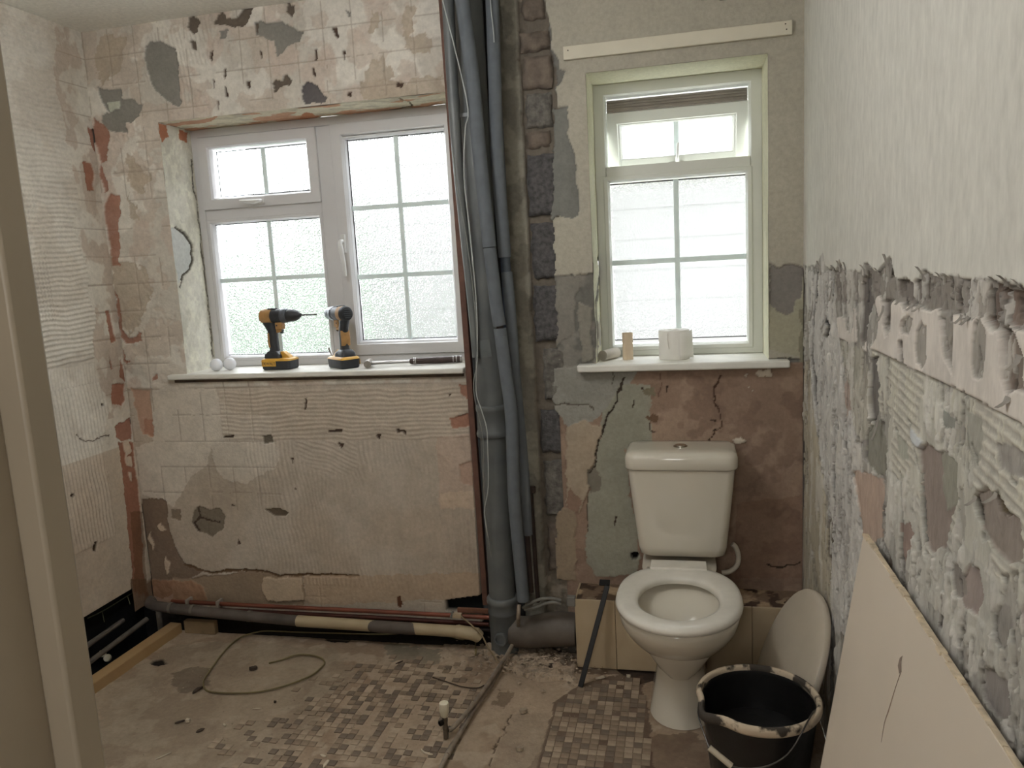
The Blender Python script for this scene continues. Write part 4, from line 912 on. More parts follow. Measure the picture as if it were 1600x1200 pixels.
# ================================================================== OUTSIDE
M_gnd = mat('outside_paving', (200, 200, 196), 0.9, var=.1, scale=2)
tag(box_obj('ground_outside', (-14, 12, 2.95, 20, -0.4, -0.3), M_gnd, smooth=False), 'pale paving outside the windows', 'ground', kind='structure')
hs = thing('neighbouring_house', (0, 0, 0), label='clad house wall outside, seen faintly through the obscured glass', cat='house')
M_clad = mat('grey_cladding', (61, 60, 57), 0.6, var=.02, bump=0)
MB().box(-3.7, 6, 6.3, 6.6, -0.3, 4.4).build('wall', M_clad, hs, smooth=False)
for k in range(19):
    MB().obox((1.15, 6.285, 0.0 + k * .24), (1, 0, 0), (0, 1, 0), (0, 0, 1), 4.85, .012, .112).build('cladding_board', M_clad, hs, smooth=False)
hg = MB(); r2 = random.Random(3); hg.box(-6.4, -2.3, 5.38, 5.46, -.3, 1.62)
for i in range(9000):
    x = r2.uniform(-6.4, -2.2); y = r2.uniform(5.0, 5.5); z = -.3 + 2.15 * r2.random() ** .8 + .12 * math.sin(x * 5); s = r2.uniform(.02, .045)
    d = np.array([r2.gauss(0, 1), r2.gauss(0, 1), r2.gauss(0, 1)]); d /= np.linalg.norm(d); e = np.cross(d, [.3, .5, .8]); e /= np.linalg.norm(e); c = np.array([x, y, z])
    hg.add([c - d * s, c + e * s * .5, c + d * s, c - e * s * .5], [(0, 1, 2, 3)])
tag(hg.build('hedge', mat('hedge_leaf', (64, 80, 60), .7, var=.3, bump=0), smooth=False), 'green hedge outside, a blur behind the wide window', 'hedge')

# ================================================================== PIPES IN THE CORNER
M_pvc = mat('grey_pvc', (92, 96, 97), 0.45, var=0.12, scale=9, bump=0.05, rgb2=(106, 109, 108))
M_lag = mat('foam_lagging', (96, 101, 106), 0.9, var=0.08, scale=30, bump=0.15, bscale=300)
M_lag2 = mat('foam_lagging_dark', (74, 80, 88), 0.9, var=0.08, scale=30, bump=0.15, bscale=300)
M_dk = mat('dark_pipe', (52, 40, 36), 0.6, var=0.2, bump=0.1)
SX, SY = -0.668, 2.575
st = thing('soil_stack', (SX, SY, 0), label='large grey plastic soil stack standing floor to ceiling between the windows', cat='pipe')
def zr(p, n, m, par, seg=36): return MB().lathe(p, (0, 0, 0), (0, 0, 1), seg).build(n, m, par)
zr([(.0475, 0.20), (.0475, 2.355)], 'pipe', M_pvc, st)
zr([(.050, .815), (.056, .818), (.058, .826), (.056, .836), (.0535, .840), (.0525, .905), (.0555, .910), (.0570, .918), (.055, .926), (.0490, .930)], 'coupling', M_pvc, st)
zr([(.052, 0.0), (.052, .10), (.0535, .105), (.0535, .155), (.0555, .158), (.0555, .163), (.0545, .166), (.0545, .192), (.057, .196), (.0585, .204), (.058, .214), (.054, .220), (.049, .222)], 'base_coupling', M_pvc, st)
bo = MB().lathe([(.0235, 0), (.0235, .064), (.0225, .067), (.017, .067), (.0165, .060), (.001, .060)], (0.005, 0.0, .078), (-.10, -1, 0), 28).build('boss', M_pvc, st)
bb = MB(); bb.tube([(0.03, 0, .085), (.09, -0.005, .085), (.16, -0.01, .10), (.21, -0.012, .108), (.27, -0.012, .108)], [.055, .057, .060, .062, .058], 28, 3)
bb.build('branch', mat('grey_brown_pvc', (92, 84, 76), .6, var=.2, bump=.1), st)
lb = MB().obox((-.018, -.0485, 1.90 - .0), (1, 0, 0), (0, 1, 0), (0.12, 0, .99), .022, .0008, .006); lb.build('printed_label', mat('faded_label', (132, 136, 138), .7, bump=0), st)
MB().obox((-.004, -.0478, 1.13), (.99, 0, .1), (0, 1, 0), (-.1, 0, .99), .026, .0008, .030).build('faded_sticker', mat('sticker', (104, 108, 108), .7, bump=0), st)

def path_y(pts, Y):
    return [tuple(on_y(x, y, Y if not hasattr(Y, '__len__') else Y[i])) for i, (x, y) in enumerate(pts)]
# left thin grey duct bowed across the stack
A = thing('grey_waste_pipe', label='slim grey pipe bowing down the left side of the soil stack', cat='pipe')
P = path_y([(698, -14), (700, 0), (705, 100), (714, 240), (725, 360), (737, 480), (743, 558)], [2.50, 2.50, 2.50, 2.50, 2.502, 2.506, 2.51])
P[0] = (P[1][0], P[1][1], 2.356)
MB().tube(P, [.020, .020, .019, .017, .015, .013, .011], 18, 4).build('pipe', M_pvc, A)
# lagged pipe in front
Bp = thing('lagged_pipe', label='grey foam-lagged pipe slanting in front of the soil stack, with two butt joints', cat='pipe')
def seg_tube(pts, Y, r, name, m, par, sm=4): return MB().tube(path_y(pts, Y), r, 22, sm).build(name, m, par)
c1 = [(719, -20), (722, 0), (738, 120), (749, 240), (765, 386)]; c2 = [(765, 388), (776, 480), (781, 509)]; c3 = [(781, 513), (790, 580), (799, 650), (802, 740), (805, 800), (818, 938)]
pp = path_y(c1, [2.475] * 5); pp[0] = (pp[1][0] - .004, 2.475, 2.356)
MB().tube(pp, .0225, 22, 4).build('lagging', M_lag, Bp)
seg_tube(c2, 2.475, .0215, 'lagging', M_lag, Bp); seg_tube(c3, 2.475, .0215, 'lagging', M_lag, Bp)
seg_tube([(781, 500), (781, 520)], 2.475, .012, 'copper_core', M_dk, Bp, 0)
# right lagged pipe with a gap showing dark pipe
Cp = thing('lagged_pipe', label='lagged pipe right of the soil stack with a gap showing dark pipe', cat='pipe')
pp = path_y([(768, -16), (769, 0), (773, 120), (777, 240), (789, 402)], [2.535] * 5); pp[0] = (pp[1][0], 2.535, 2.356)
MB().tube(pp, .0215, 22, 4).build('lagging', M_lag, Cp)
seg_tube([(792, 425), (797, 480), (806, 600), (817, 720), (824, 835)], 2.535, .019, 'lagging', M_lag, Cp)
seg_tube([(789, 395), (792, 430)], 2.535, .013, 'bare_pipe', M_lag2, Cp, 0); seg_tube([(823, 825), (830, 925)], 2.535, .009, 'bare_pipe', M_dk, Cp, 0)
Dp = thing('dark_pipe', label='dark blue-grey pipe in the gap between the two lagged pipes', cat='pipe')
MB().tube([(-0.598, 2.612, 2.356), (-0.598, 2.612, 1.2), (-0.596, 2.612, .55), (-0.592, 2.612, .19)], .017, 18, 3).build('pipe', mat('blue_pipe', (56, 66, 82), .6, bump=.05), Dp)
Ep = thing('dark_pipe', label='thin dark pipe running down beside the blockwork chase', cat='pipe')
MB().tube([(-0.548, 2.600, .62), (-0.545, 2.600, .40), (-.542, 2.60, .19)], .008, 12, 3).build('pipe', M_dk, Ep)
MB().box(-.560, -.532, 2.592, 2.612, .60, .625).build('joint', M_dk, Ep, bevel=.003)
# brown batten
bt = MB(); a = np.array([-0.760, 2.594, 2.352]); b = np.array([-0.7365, 2.594, 0.175])
d = (b - a) / np.linalg.norm(b - a); px_ = np.array([1, 0, 0.0]) - d * d[0]; px_ /= np.linalg.norm(px_); py_ = np.cross(d, px_)
bt.obox((a + b) / 2, px_, py_, d, .0105, .013, np.linalg.norm(b - a) / 2)
tag(bt.build('timber_batten', mat('red_brown_wood', (98, 68, 56), .75, var=.2, scale=30, bump=.2), bevel=.002), 'narrow red-brown timber batten upright between plaster edge and soil stack', 'batten')
# thin white cables
def cable(name, pts, r, m, label, seg=8, cat='cable', sm=5, grp=None):
    o = MB().tube(pts, r, seg, sm).build(name, m); return tag(o, label, cat, grp)
M_wc = mat('white_cable', (168, 172, 170), .5, bump=0); M_gc = mat('grey_cable', (122, 124, 120), .6, bump=.05)
cable('cable', [(-.742, 2.45, 2.355)] + path_y([(728, 150), (727, 200), (725, 240), (726, 290), (735, 370), (744, 470), (746, 540), (744, 610), (752, 640), (760, 668), (762, 700), (763, 760), (757, 800), (763, 840)], [2.45] * 7 + [2.48, 2.485, 2.49, 2.495, 2.495, 2.495, 2.505]), .0020, M_wc, 'thin white cable draped down the front of the soil stack')
cable('cable', path_y([(708, 240), (714, 290), (722, 330), (733, 400), (742, 480), (746, 560), (740, 600), (745, 640), (755, 690), (757, 790), (768, 870)], [2.46, 2.46, 2.46, 2.465, 2.47, 2.48, 2.48, 2.485, 2.49, 2.495, 2.51]), .0018, M_gc, 'thin grey cable looping left of the white one on the soil stack')
cable('cable', [tuple(on_y(765, -30, 2.5))] + path_y([(767, 12), (771, 50), (772, 66)], 2.505), .0017, M_wc, 'short white cord hanging from the ceiling in front of the pipes')

# ================================================================== PIPES ALONG THE FLOOR
M_cu = mat('copper_dull', (122, 70, 54), .5, metal=.35, var=.25, scale=8, bump=.05)
cp = thing('copper_pipe', label='upper dull copper pipe running along the foot of the back wall', cat='pipe')
MB().tube([(-2.08, 2.608, .118), (-1.7, 2.605, .118), (-1.15, 2.605, .119), (-.728, 2.605, .117)], .0085, 14, 2).build('pipe', M_cu, cp)
for x in (-2.0, -1.86): MB().box(x - .006, x + .006, 2.590, 2.628, .104, .134).build('pipe_clip', mat('clip_grey', (150, 140, 128), .7, bump=0), cp, bevel=.002)
cp = thing('copper_pipe', label='lower dark copper pipe just behind the waste pipe', cat='pipe')
MB().tube([(-2.12, 2.612, .088), (-1.15, 2.612, .090), (-.735, 2.612, .086)], .0085, 14, 2).build('pipe', mat('copper_dark', (76, 38, 30), .5, metal=.3, var=.25, bump=.05), cp)
MB().tube([(-2.10, 2.622, .062), (-.735, 2.622, .060)], .0075, 12, 2).build('pipe', mat('pipe_black', (40, 30, 28), .6, bump=.05), cp)
sc_ = MB().box(-.86, -.72, 2.622, 2.634, .122, .140).build('timber_offcut', mat('red_brown_wood2', (116, 78, 60), .8, var=.2, bump=.3), None, bevel=.002); tag(sc_, 'small brown timber strip on the wall above the copper pipes', 'timber')
wp = thing('waste_pipe', label='fat waste pipe along the floor, grey then cream with a grey smear', cat='pipe')
W0, W1_, W2_, W3 = (-2.14, 2.565, .116), (-1.49, 2.558, .087), (-.835, 2.556, .080), (-.775, 2.555, .074)
MB().tube([(-2.165, 2.60, .124), (-2.13, 2.566, .115), (-1.86, 2.56, .101), W1_], .0205, 20, 3).build('grey_length', mat('dusty_grey_pipe', (84, 76, 70), .75, var=.25, scale=14, bump=.15), wp)
MB().tube([W1_, (-1.14, 2.557, .083), W2_], .0218, 20, 3).build('cream_length', mat('cream_pipe', (182, 166, 136), .55, var=.1, scale=10, bump=.05, rgb2=(164, 148, 120)), wp)
MB().tube([(-1.19, 2.556, .0838), (-1.15, 2.5555, .083), (-1.03, 2.5555, .0815), (-1.00, 2.556, .081)], [.0205, .0228, .0228, .0205], 20, 3).build('grey_smear', mat('dusty_grey_pipe', (84, 76, 70)), wp)
MB().tube([(-.850, 2.556, .080), (-.838, 2.556, .0795), (-.832, 2.556, .079), (-.79, 2.555, .076), (-.772, 2.555, .073), (-.760, 2.56, .060)], [.0225, .026, .0245, .0245, .026, .022], 20).build('end_socket', mat('cream_pipe', (182, 166, 136)), wp)
for x, z in ((-1.95, .107), (-2.05, .112), (-1.70, .094)):
    MB().lathe([(.0222, -.006), (.0222, .006)], (x, 2.562, z), (1, 0, -.05), 20).build('collar', mat('collar_grey', (110, 102, 92), .7, bump=0), wp)
ec = thing('earth_clamp', label='pale metal earthing clamp on the copper pipe beside the black hole', cat='clamp')
c = on_y(712, 961, 2.585)
MB().obox(c + np.array([.006, 0, 0]), (1, 0, -.05), (0, 1, 0), (.05, 0, 1), .017, .008, .008).build('label_tag', mat('clamp_tag', (172, 154, 130), .7, bump=.05), ec, bevel=.001)
MB().obox(c + np.array([-.014, -.002, .002]), (.3, 0, 1), (0, 1, 0), (1, 0, -.3), .012, .007, .004).lathe([(.0035, 0), (.0035, .008)], c + np.array([-.014, -.010, .001]), (0, -1, 0), 12).build('strap', mat('clamp_metal', (150, 148, 140), .4, metal=.6, bump=0), ec, bevel=.001)
M_yc = mat('olive_earth_cable', (116, 104, 70), .6, var=.15, bump=.05)
def floor_path(pts, z=.006): return [tuple(on_z(x, y, z)) for x, y in pts]
cable('earth_cable', [(-.765, 2.528, .030), (-.768, 2.520, .012)] + floor_path([(741, 990), (724, 999), (700, 994), (650, 989), (600, 991), (540, 990), (470, 988), (420, 986), (400, 988), (375, 996), (352, 1016), (330, 1045), (318, 1064), (322, 1078), (340, 1082), (372, 1083), (410, 1080), (450, 1070), (485, 1056), (503, 1042), (507, 1034), (500, 1027), (480, 1023), (460, 1024), (440, 1031), (420, 1036)]), .0030, M_yc, 'olive earth cable looped on the floor in front of the waste pipe')
cable('earth_cable', [tuple(c + np.array([.022, -.004, -.002]))] + [tuple(on_y(736, 976, 2.55)), tuple(on_y(752, 992, 2.52)), tuple(on_y(762, 1010, 2.47)), tuple(on_z(780, 1036, .03))], .0028, mat('tan_cable', (134, 116, 88), .6, bump=.05), 'tan earth cable running from the clamp down to the floor pipes')
cable('earth_cable', floor_path([(676, 1058), (700, 1066), (722, 1073), (745, 1075), (756, 1071)], .004), .0022, mat('dark_cable', (70, 56, 44), .7, bump=.05), 'short dark cable scrap left of the pair of floor pipes')
# pair of plastic/metal pipes lying across the floor, with a radiator valve
M_fp = mat('dusty_pipe', (140, 128, 114), .5, metal=.15, var=.3, scale=30, bump=.1)
fa = thing('floor_pipe', label='dusty pipe from the stack across the floor, ending in a radiator valve', cat='pipe')
ax_ = [tuple(on_y(811, 945, 2.50)), tuple(on_y(810, 965, 2.49)), tuple(on_z(808, 990, .075)), tuple(on_z(794, 1020, .045)), tuple(on_z(781, 1040, .034)), tuple(on_z(755, 1080, .032)), tuple(on_z(728, 1115, .030)), tuple(on_z(709, 1136, .028)), tuple(on_z(701, 1141, .028))]
MB().tube(ax_, .0072, 14, 4).build('pipe', M_fp, fa)
vb = np.array(on_z(696.5, 1142, .026))
rv = thing('radiator_valve', tuple(vb), label='white-capped radiator valve standing up on the end of the floor pipe', cat='valve')
M_chr = mat('dull_chrome', (120, 112, 102), .3, metal=.8, var=.2, bump=0)
MB().lathe([(.006, -.024), (.0085, -.022), (.0085, .004), (.0095, .006), (.0095, .014), (.0078, .016), (.0078, .030), (.009, .032), (.009, .046), (.006, .048)], seg=8).build('valve_body', M_chr, rv)
MB().lathe([(.0085, 0), (.0085, .010), (.0062, .0105), (.006, .004), (.001, .004)], (-.006, -.008, .033), (-.6, -1, 0), 16).build('open_outlet', mat('valve_mouth', (30, 26, 24), .5, metal=.5, bump=0), rv)
MB().tube([(.012, .012, .004), (.0, .0, .0)], .0075, 12).build('elbow', M_chr, rv)
MB().lathe([(.008, .046), (.0115, .050), (.0118, .058), (.0145, .064), (.0148, .088), (.0138, .092), (.009, .0935), (.0088, .0925), (.001, .0925)], seg=20).build('plastic_cap', mat('cap_white', (226, 220, 200), .4, bump=0), rv)
fbp = thing('floor_pipe', label='second dusty pipe running past the radiator valve towards the viewer', cat='pipe')
MB().tube([tuple(on_z(783, 1042, .020)), tuple(on_z(765, 1074, .016)), tuple(on_z(740, 1110, .014)), tuple(on_z(715, 1152, .012)), tuple(on_z(702, 1172, .012)), tuple(on_z(686, 1206, .012)), tuple(on_z(650, 1280, .012))], .0072, 14, 3).build('pipe', M_fp, fbp)
MB().tube([tuple(on_z(708, 1163, .012)), tuple(on_z(699, 1180, .012))], .0088, 14).build('collar', M_fp, fbp)
# two small grey pipes looping from the stack to the boxing
for k, (pts, lab) in enumerate((([(817, 950), (830, 942), (845, 936), (862, 935), (876, 938)], 'upper small grey pipe curving from the stack to the tiled boxing'), ([(820, 953), (838, 949), (852, 943), (866, 941), (876, 944)], 'lower small grey pipe curving from the stack to the tiled boxing'))):
    cable('small_pipe', path_y(pts, [2.50, 2.495, 2.49, 2.49, 2.50]), .0055, mat('grey_small', (112, 110, 104), .5, bump=.05), lab, cat='pipe', seg=12)
tag(MB().box(-.418, -.388, 2.49, 2.515, .228, .262).build('pipe_union', mat('grey_small', (112, 110, 104)), None, bevel=.003), 'grey square pipe union against the end of the tiled boxing', 'fitting')

# ================================================================== TRENCH, JOIST
M_jst = mat('pale_timber', (178, 148, 106), .8, var=.12, scale=6, bump=.2, rgb2=(162, 132, 92))
jo = MB(); a = np.array([-2.092, 1.50, 0.012]); b = np.array([-2.055, 2.585, 0.012]); d = (b - a) / np.linalg.norm(b - a); s_ = np.array([d[1], -d[0], 0])
jo.obox((a + b) / 2, s_, d, (0, 0, 1), .026, np.linalg.norm(b - a) / 2, .026)
tag(jo.build('timber_joist', M_jst, bevel=.003), 'pale timber joist along the edge of the black trench', 'timber')
tag(MB().box(-2.012, -1.872, 2.575, 2.60, -.002, .052).build('timber_block', mat('old_timber', (140, 120, 92), .85, var=.2, bump=.3), bevel=.003), 'short dusty timber block wedged under the waste pipe', 'timber')
M_gp = mat('dusty_dark_pipe', (88, 82, 76), .8, var=.3, bump=.2)
for (p, q, lab) in (((143, 1004), (183, 976), 'dusty pipe in the trench, the one nearer the left wall'), ((170, 1012), (218, 976), 'dusty pipe in the trench, the one nearer the timber joist')):
    A1 = np.array(on_x(*p, -2.175 + .05 * (p[0] > 160))); A2 = np.array(on_x(*q, -2.175 + .05 * (p[0] > 160))); A0 = A1 + (A1 - A2) * 1.2; A3 = A2 + (A2 - A1) * .25
    tag(MB().tube([A0, A1, A2, A3], .010, 12).build('trench_pipe', M_gp), lab, 'pipe')
for (p, lab) in (((160, 1021), 'upper of two white plastic caps lying in the trench'), ((168, 1028), 'lower of two white plastic caps lying in the trench')):
    c2 = np.array(on_z(*p, .012)); tag(MB().lathe([(.002, -.009), (.011, -.008), (.014, -.003), (.014, .004), (.011, .009), (.002, .011)], c2, (.35, -1, .3), 18).build('pipe_plug', mat('cap_cream', (214, 206, 184), .5, bump=0)), lab, 'cap')
mb_ = thing('membrane', label='black plastic membrane with pale creases in the wall void', cat='membrane')
us = coords([1.6, 2.64], .012); vz2 = coords([-.13, .20], .012)
rM = Relief(us, vz2, (-2.245, 0, 0), (0, 1, 0), (0, 0, 1), (1, 0, 0), seed=51); rM.paint(np.ones(len(rM.U), bool), (26, 27, 28)); rM.H += .02 * (fbm(rM.U * 7, rM.V * 9, 4, 8) - .5)
mat_m = relief_mat('black_plastic', rough=.35, bump=.1); rM.build('sheet', mat_m, parent=mb_)
def on_mem(x, y): return tuple(on_x(x, y, -2.225))
MB().tube([on_mem(137, 966), on_mem(160, 955), on_mem(185, 940), on_mem(214, 922)], .0022, 6, 3).build('crease', mat('crease_pale', (112, 116, 92), .7, bump=0), mb_)
MB().tube([on_mem(199, 931), on_mem(202, 940), on_mem(203, 944)], .0018, 6).build('crease', mat('crease_pale', (112, 116, 92)), mb_)
MB().tube([on_mem(160, 957), on_mem(163, 972)], .0014, 6).build('crease', mat('crease_pale', (112, 116, 92)), mb_)

# ================================================================== TILED BOXING BEHIND THE TOILET
BX0, BX1, BY, BZ = -0.392, XR - 0.001, 2.494, 0.254
M_box = mat('boxing_tile', (186, 168, 140), .45, var=.08, scale=8, bump=.06, rgb2=(168, 150, 122))
M_boxt = mat('boxing_top', (128, 108, 88), .9, var=.35, scale=12, bump=.6, bscale=50, rgb2=(158, 138, 112))
bxg = thing('pipe_boxing', (0, 0, 0), label='low beige tiled boxing along the wall behind the toilet', cat='boxing')
MB().box(BX0 + .006, BX1, BY + .007, YB + .03, 0.0, BZ - .004).build('carcass', M_boxt, bxg, smooth=False)
xs = [BX0, -0.252, -0.102, 0.048, 0.198, BX1]
for a, b in zip(xs[:-1], xs[1:]):
    MB().box(a + .001, b - .001, BY, BY + .0068, 0.004, BZ).build('tile', M_box, bxg, bevel=.0015)
MB().box(BX0, BX0 + .006, BY + .0072, YB, 0.004, BZ).build('tile', M_box, bxg, bevel=.0015)
us = coords([BX0 + .003, BX1], .006); vy = coords([BY + .006, YB], .006)
rt_ = Relief(us, vy, (0, 0, BZ - .003), (1, 0, 0), (0, 1, 0), (0, 0, 1), seed=61, wamp=.01); k = fbm(rt_.U * 14, rt_.V * 14, 5, 2); a_ = np.ones(len(rt_.U), bool)
rt_.paint(a_, (118, 98, 80)); mixc(rt_, a_, (170, 148, 120), smoothstep(k, .5, .6)); mixc(rt_, a_, (74, 58, 48), smoothstep(fbm(rt_.U * 24, rt_.V * 24, 4, 6), .58, .64)); rt_.H += .006 * (k - .4)
rt_.build('rubble_top', M_floor, parent=bxg)

# ================================================================== TOILET
TX = -0.034
wc = thing('toilet', (TX, 0, 0), label='white close-coupled toilet standing under the narrow window', cat='toilet')
M_cer = mat('glazed_ceramic', (206, 200, 186), .12, var=.02, scale=5, bump=.01, bscale=8, coat=.3)
M_seat = mat('seat_plastic', (214, 210, 200), .25, var=.05, scale=20, bump=.02)
def ring(z, rx, yf, yb, n=56, e=2.0, ef=None, cx=0.0, dz=0.0):
    """closed outline: half width rx, front at yf, back at yb (e: squareness of the back)"""
    out = []
    ym = yf + min(rx * 1.15, (yb - yf) * .55)
    for i in range(n):
        t = 2 * math.pi * i / n; c, s = math.cos(t), math.sin(t)
        if s < 0: ee = ef or 2.0; x = rx * math.copysign(abs(c) ** (2 / ee), c); y = ym + (ym - yf) * -abs(s) ** (2 / ee)
        else: x = rx * math.copysign(abs(c) ** (2 / e), c); y = ym + (yb - ym) * abs(s) ** (2 / e)
        out.append((cx + x, y, z + dz * (y - yf)))
    return out
_bowl = [ring(.388, .124, 2.030, 2.36, e=2.4), ring(.36, .118, 2.038, 2.29, e=2.3), ring(.33, .110, 2.045, 2.225), ring(.27, .09, 2.07, 2.20), ring(.22, .06, 2.10, 2.18), ring(.19, .03, 2.12, 2.16)]
rings = [ring(0.0, .096, 2.172, 2.488, e=5), ring(.012, .094, 2.175, 2.488, e=5), ring(.05, .086, 2.186, 2.488, e=5), ring(.11, .076, 2.200, 2.488, e=5), ring(.165, .073, 2.196, 2.49, e=4), ring(.205, .086, 2.165, 2.485, e=4),
         ring(.245, .112, 2.115, 2.48, e=3.5), ring(.285, .140, 2.060, 2.475, e=3), ring(.32, .160, 2.020, 2.475, e=3), ring(.35, .170, 1.995, 2.475, e=3), ring(.375, .174, 1.983, 2.475, e=3.2), ring(.388, .174, 1.981, 2.475, e=3.2), ring(.394, .170, 1.986, 2.47, e=3.2),
         ring(.394, .130, 2.025, 2.37, e=2.4), ] + _bowl
MB().loft(rings).build('pan', M_cer, wc, angle=50)
MB().loft([ring(.30, .10, 2.42, 2.60, e=6, ef=6), ring(.36, .115, 2.41, 2.625, e=6, ef=6), ring(.398, .12, 2.40, 2.630, e=6, ef=6), ring(.402, .116, 2.404, 2.626, e=6, ef=6)]).build('pan_shelf', M_cer, wc, angle=50)
MB().loft([ring(.322, .106, 2.048, 2.222), ring(.324, .106, 2.048, 2.222)]).build('water', mat('toilet_water', (110, 104, 88), .05, var=.05, bump=0), wc)
so = [ring(.397, .176, 1.976, 2.405, e=2.6), ring(.399, .181, 1.970, 2.408, e=2.6), ring(.410, .183, 1.967, 2.410, e=2.6), ring(.418, .180, 1.971, 2.408, e=2.6), ring(.423, .172, 1.980, 2.402, e=2.6), ring(.424, .160, 1.992, 2.390, e=2.5), ring(.422, .130, 2.022, 2.335, e=2.3),
      ring(.418, .119, 2.030, 2.322, e=2.2), ring(.410, .115, 2.034, 2.318, e=2.2), ring(.400, .117, 2.032, 2.320, e=2.2)]
MB().loft(so, closed=True).build('seat', M_seat, wc, angle=60)
MB().box(-.090, .088, 2.372, 2.440, .418, .430).build('hinge_plate', M_seat, wc, bevel=.003)
for x in (-.075, .075): MB().lathe([(.012, 0), (.012, .018)], (x, 2.425, .400), (0, 0, 1), 16).build('hinge', mat('hinge_grey', (150, 144, 132), .5, bump=0), wc)
def rr(z, hx, y0, y1, r=.03, n=8, bow=.0, cx=.012):
    out = []
    cs = [(hx - r, y1 - r, 0), (-hx + r, y1 - r, 90), (-hx + r, y0 + r, 180), (hx - r, y0 + r, 270)]
    for (x, y, a0) in cs:
        for i in range(n + 1):
            a = math.radians(a0 + 90 * i / n); X = x + r * math.cos(a); Y = y + r * math.sin(a)
            if Y < (y0 + y1) / 2: Y -= bow * (1 - (X / hx) ** 2)
            out.append((cx + X, Y, z))
    return out
yb_ = YB - .006
MB().loft([rr(.428, .128, 2.478, yb_, .035, bow=.006), rr(.434, .138, 2.470, yb_, .035, bow=.007), rr(.46, .143, 2.466, yb_, .03, bow=.008), rr(.56, .153, 2.458, yb_, .028, bow=.010), rr(.66, .163, 2.452, yb_, .026, bow=.012), rr(.727, .169, 2.448, yb_, .026, bow=.013)]).build('cistern', M_cer, wc, angle=50)
MB().loft([rr(.7285, .168, 2.449, yb_, .026, bow=.013), rr(.730, .175, 2.442, yb_, .03, bow=.014), rr(.736, .178, 2.438, yb_ + .001, .032, bow=.015), rr(.768, .178, 2.438, yb_ + .001, .032, bow=.015), rr(.779, .174, 2.443, yb_, .032, bow=.015), rr(.786, .160, 2.456, yb_ - .012, .03, bow=.014), rr(.788, .10, 2.49, yb_ - .04, .03, bow=.008)]).build('cistern_lid', M_cer, wc, angle=50)
bu = MB().lathe([(.023, 0), (.023, .003), (.020, .005), (.0185, .005), (.018, .0065), (.010, .008), (.001, .0085)], (.012, 2.53, .787), (0, 0, 1), 28).build('flush_button', mat('chrome', (190, 186, 178), .15, metal=1, var=.02, bump=0), wc)
for x in (-.098, -.086): MB().box(x - .004, x + .004, 2.40, 2.418, .402, .414).build('hinge_bolt', mat('hinge_grey', (150, 144, 132)), wc, bevel=.002)
# white overflow / supply bend beside the cistern
P = [on_y(x, y, 2.53) for x, y in ((1128, 895), (1140, 893), (1151, 884), (1154, 870), (1150, 856), (1144, 850))]
MB().tube([tuple(p - np.array([TX, 0, 0])) for p in P], .0085, 14, 4).build('supply_hose', mat('white_hose', (182, 174, 160), .5, bump=.1, bscale=200), wc)

# ================================================================== BLACK ROD, TOILET LID, BOARD, BUCKET
M_blk = mat('black_plastic_bar', (10, 10, 11), .5, var=.2, bump=.05)
a = np.array(on_z(907, 1073, .004)); b = np.array(on_y(949, 915, 2.480)); d = (b - a) / np.linalg.norm(b - a)
sx = np.array([1, 0, 0]) - d * d[0]; sx /= np.linalg.norm(sx); sy = np.cross(d, sx); ln = np.linalg.norm(b - a)
rd = MB().obox((a + b) / 2 + sy * 0, sx, sy, d, .0085, .006, ln / 2)
rod = tag(rd.build('black_bar', M_blk, bevel=.0015), 'black flat bar leaning on the tiled boxing left of the toilet', 'bar')
MB().obox(b + np.array([-.010, .010, .006]), (1, 0, 0), (0, .9, .4), (0, -.4, .9), .018, .012, .003).build('bent_end', M_blk, rod, bevel=.001)
rod.name = 'black_bar'

# spare seat lid leaning against the right wall
ld = MB(); A_ = []
top = np.array(on_x(1277, 926, .352)); bot = np.array([.185, 2.13, .012])
n_ = 48
ax1 = top - bot; Lh = np.linalg.norm(ax1) / 2; ax1 /= np.linalg.norm(ax1); cen = (top + bot) / 2
hd = np.array([-.20, .98, 0.0]); hd = hd - ax1 * (hd @ ax1); hd /= np.linalg.norm(hd); nn = np.cross(ax1, hd); nn *= -1 if nn[0] > 0 else 1
def lid_ring(k, off, hw=.178):
    out = []
    for i in range(n_):
        t = 2 * math.pi * i / n_; c, s = math.cos(t), math.sin(t)
        out.append(cen + ax1 * (Lh * c * k) + hd * (hw * math.copysign(abs(s) ** .92, s) * k) + nn * off)
    return out
ld.loft([lid_ring(.93, -.010), lid_ring(.985, -.012), lid_ring(1.0, -.008), lid_ring(1.0, .002), lid_ring(.985, .007), lid_ring(.93, .0105), lid_ring(.6, .013), lid_ring(.2, .014)])
sl = ld.build('toilet_seat_lid', mat('lid_plastic', (188, 178, 162), .35, var=.03, bump=.02)); tag(sl, 'loose white oval toilet lid leaning in the corner behind the bucket', 'lid')

# plasterboard leaning on the right wall
top_c = np.array([XR - .016, 1.648, .812]); bot_c = np.array([XR - .135, 1.655, 0.004])
u_ = top_c - bot_c; hh = np.linalg.norm(u_); u_ /= hh; v_ = np.array([0, -1.0, 0.0]); n2_ = np.cross(u_, v_); n2_ /= np.linalg.norm(n2_); n2_ *= -1 if n2_[0] > 0 else 1
M_pb = mat('plasterboard_face', (208, 196, 180), .85, var=.03, scale=3, bump=.06, bscale=40)
pb = thing('plasterboard_sheet', (0, 0, 0), label='buff plasterboard sheet leaning on the right wall in the foreground', cat='plasterboard')
wd = 1.30; c0 = bot_c + u_ * hh / 2 + v_ * wd / 2
b = MB().obox(c0, u_, v_, n2_, hh / 2, wd / 2, .0058); b.build('board', M_pb, pb, bevel=.001)
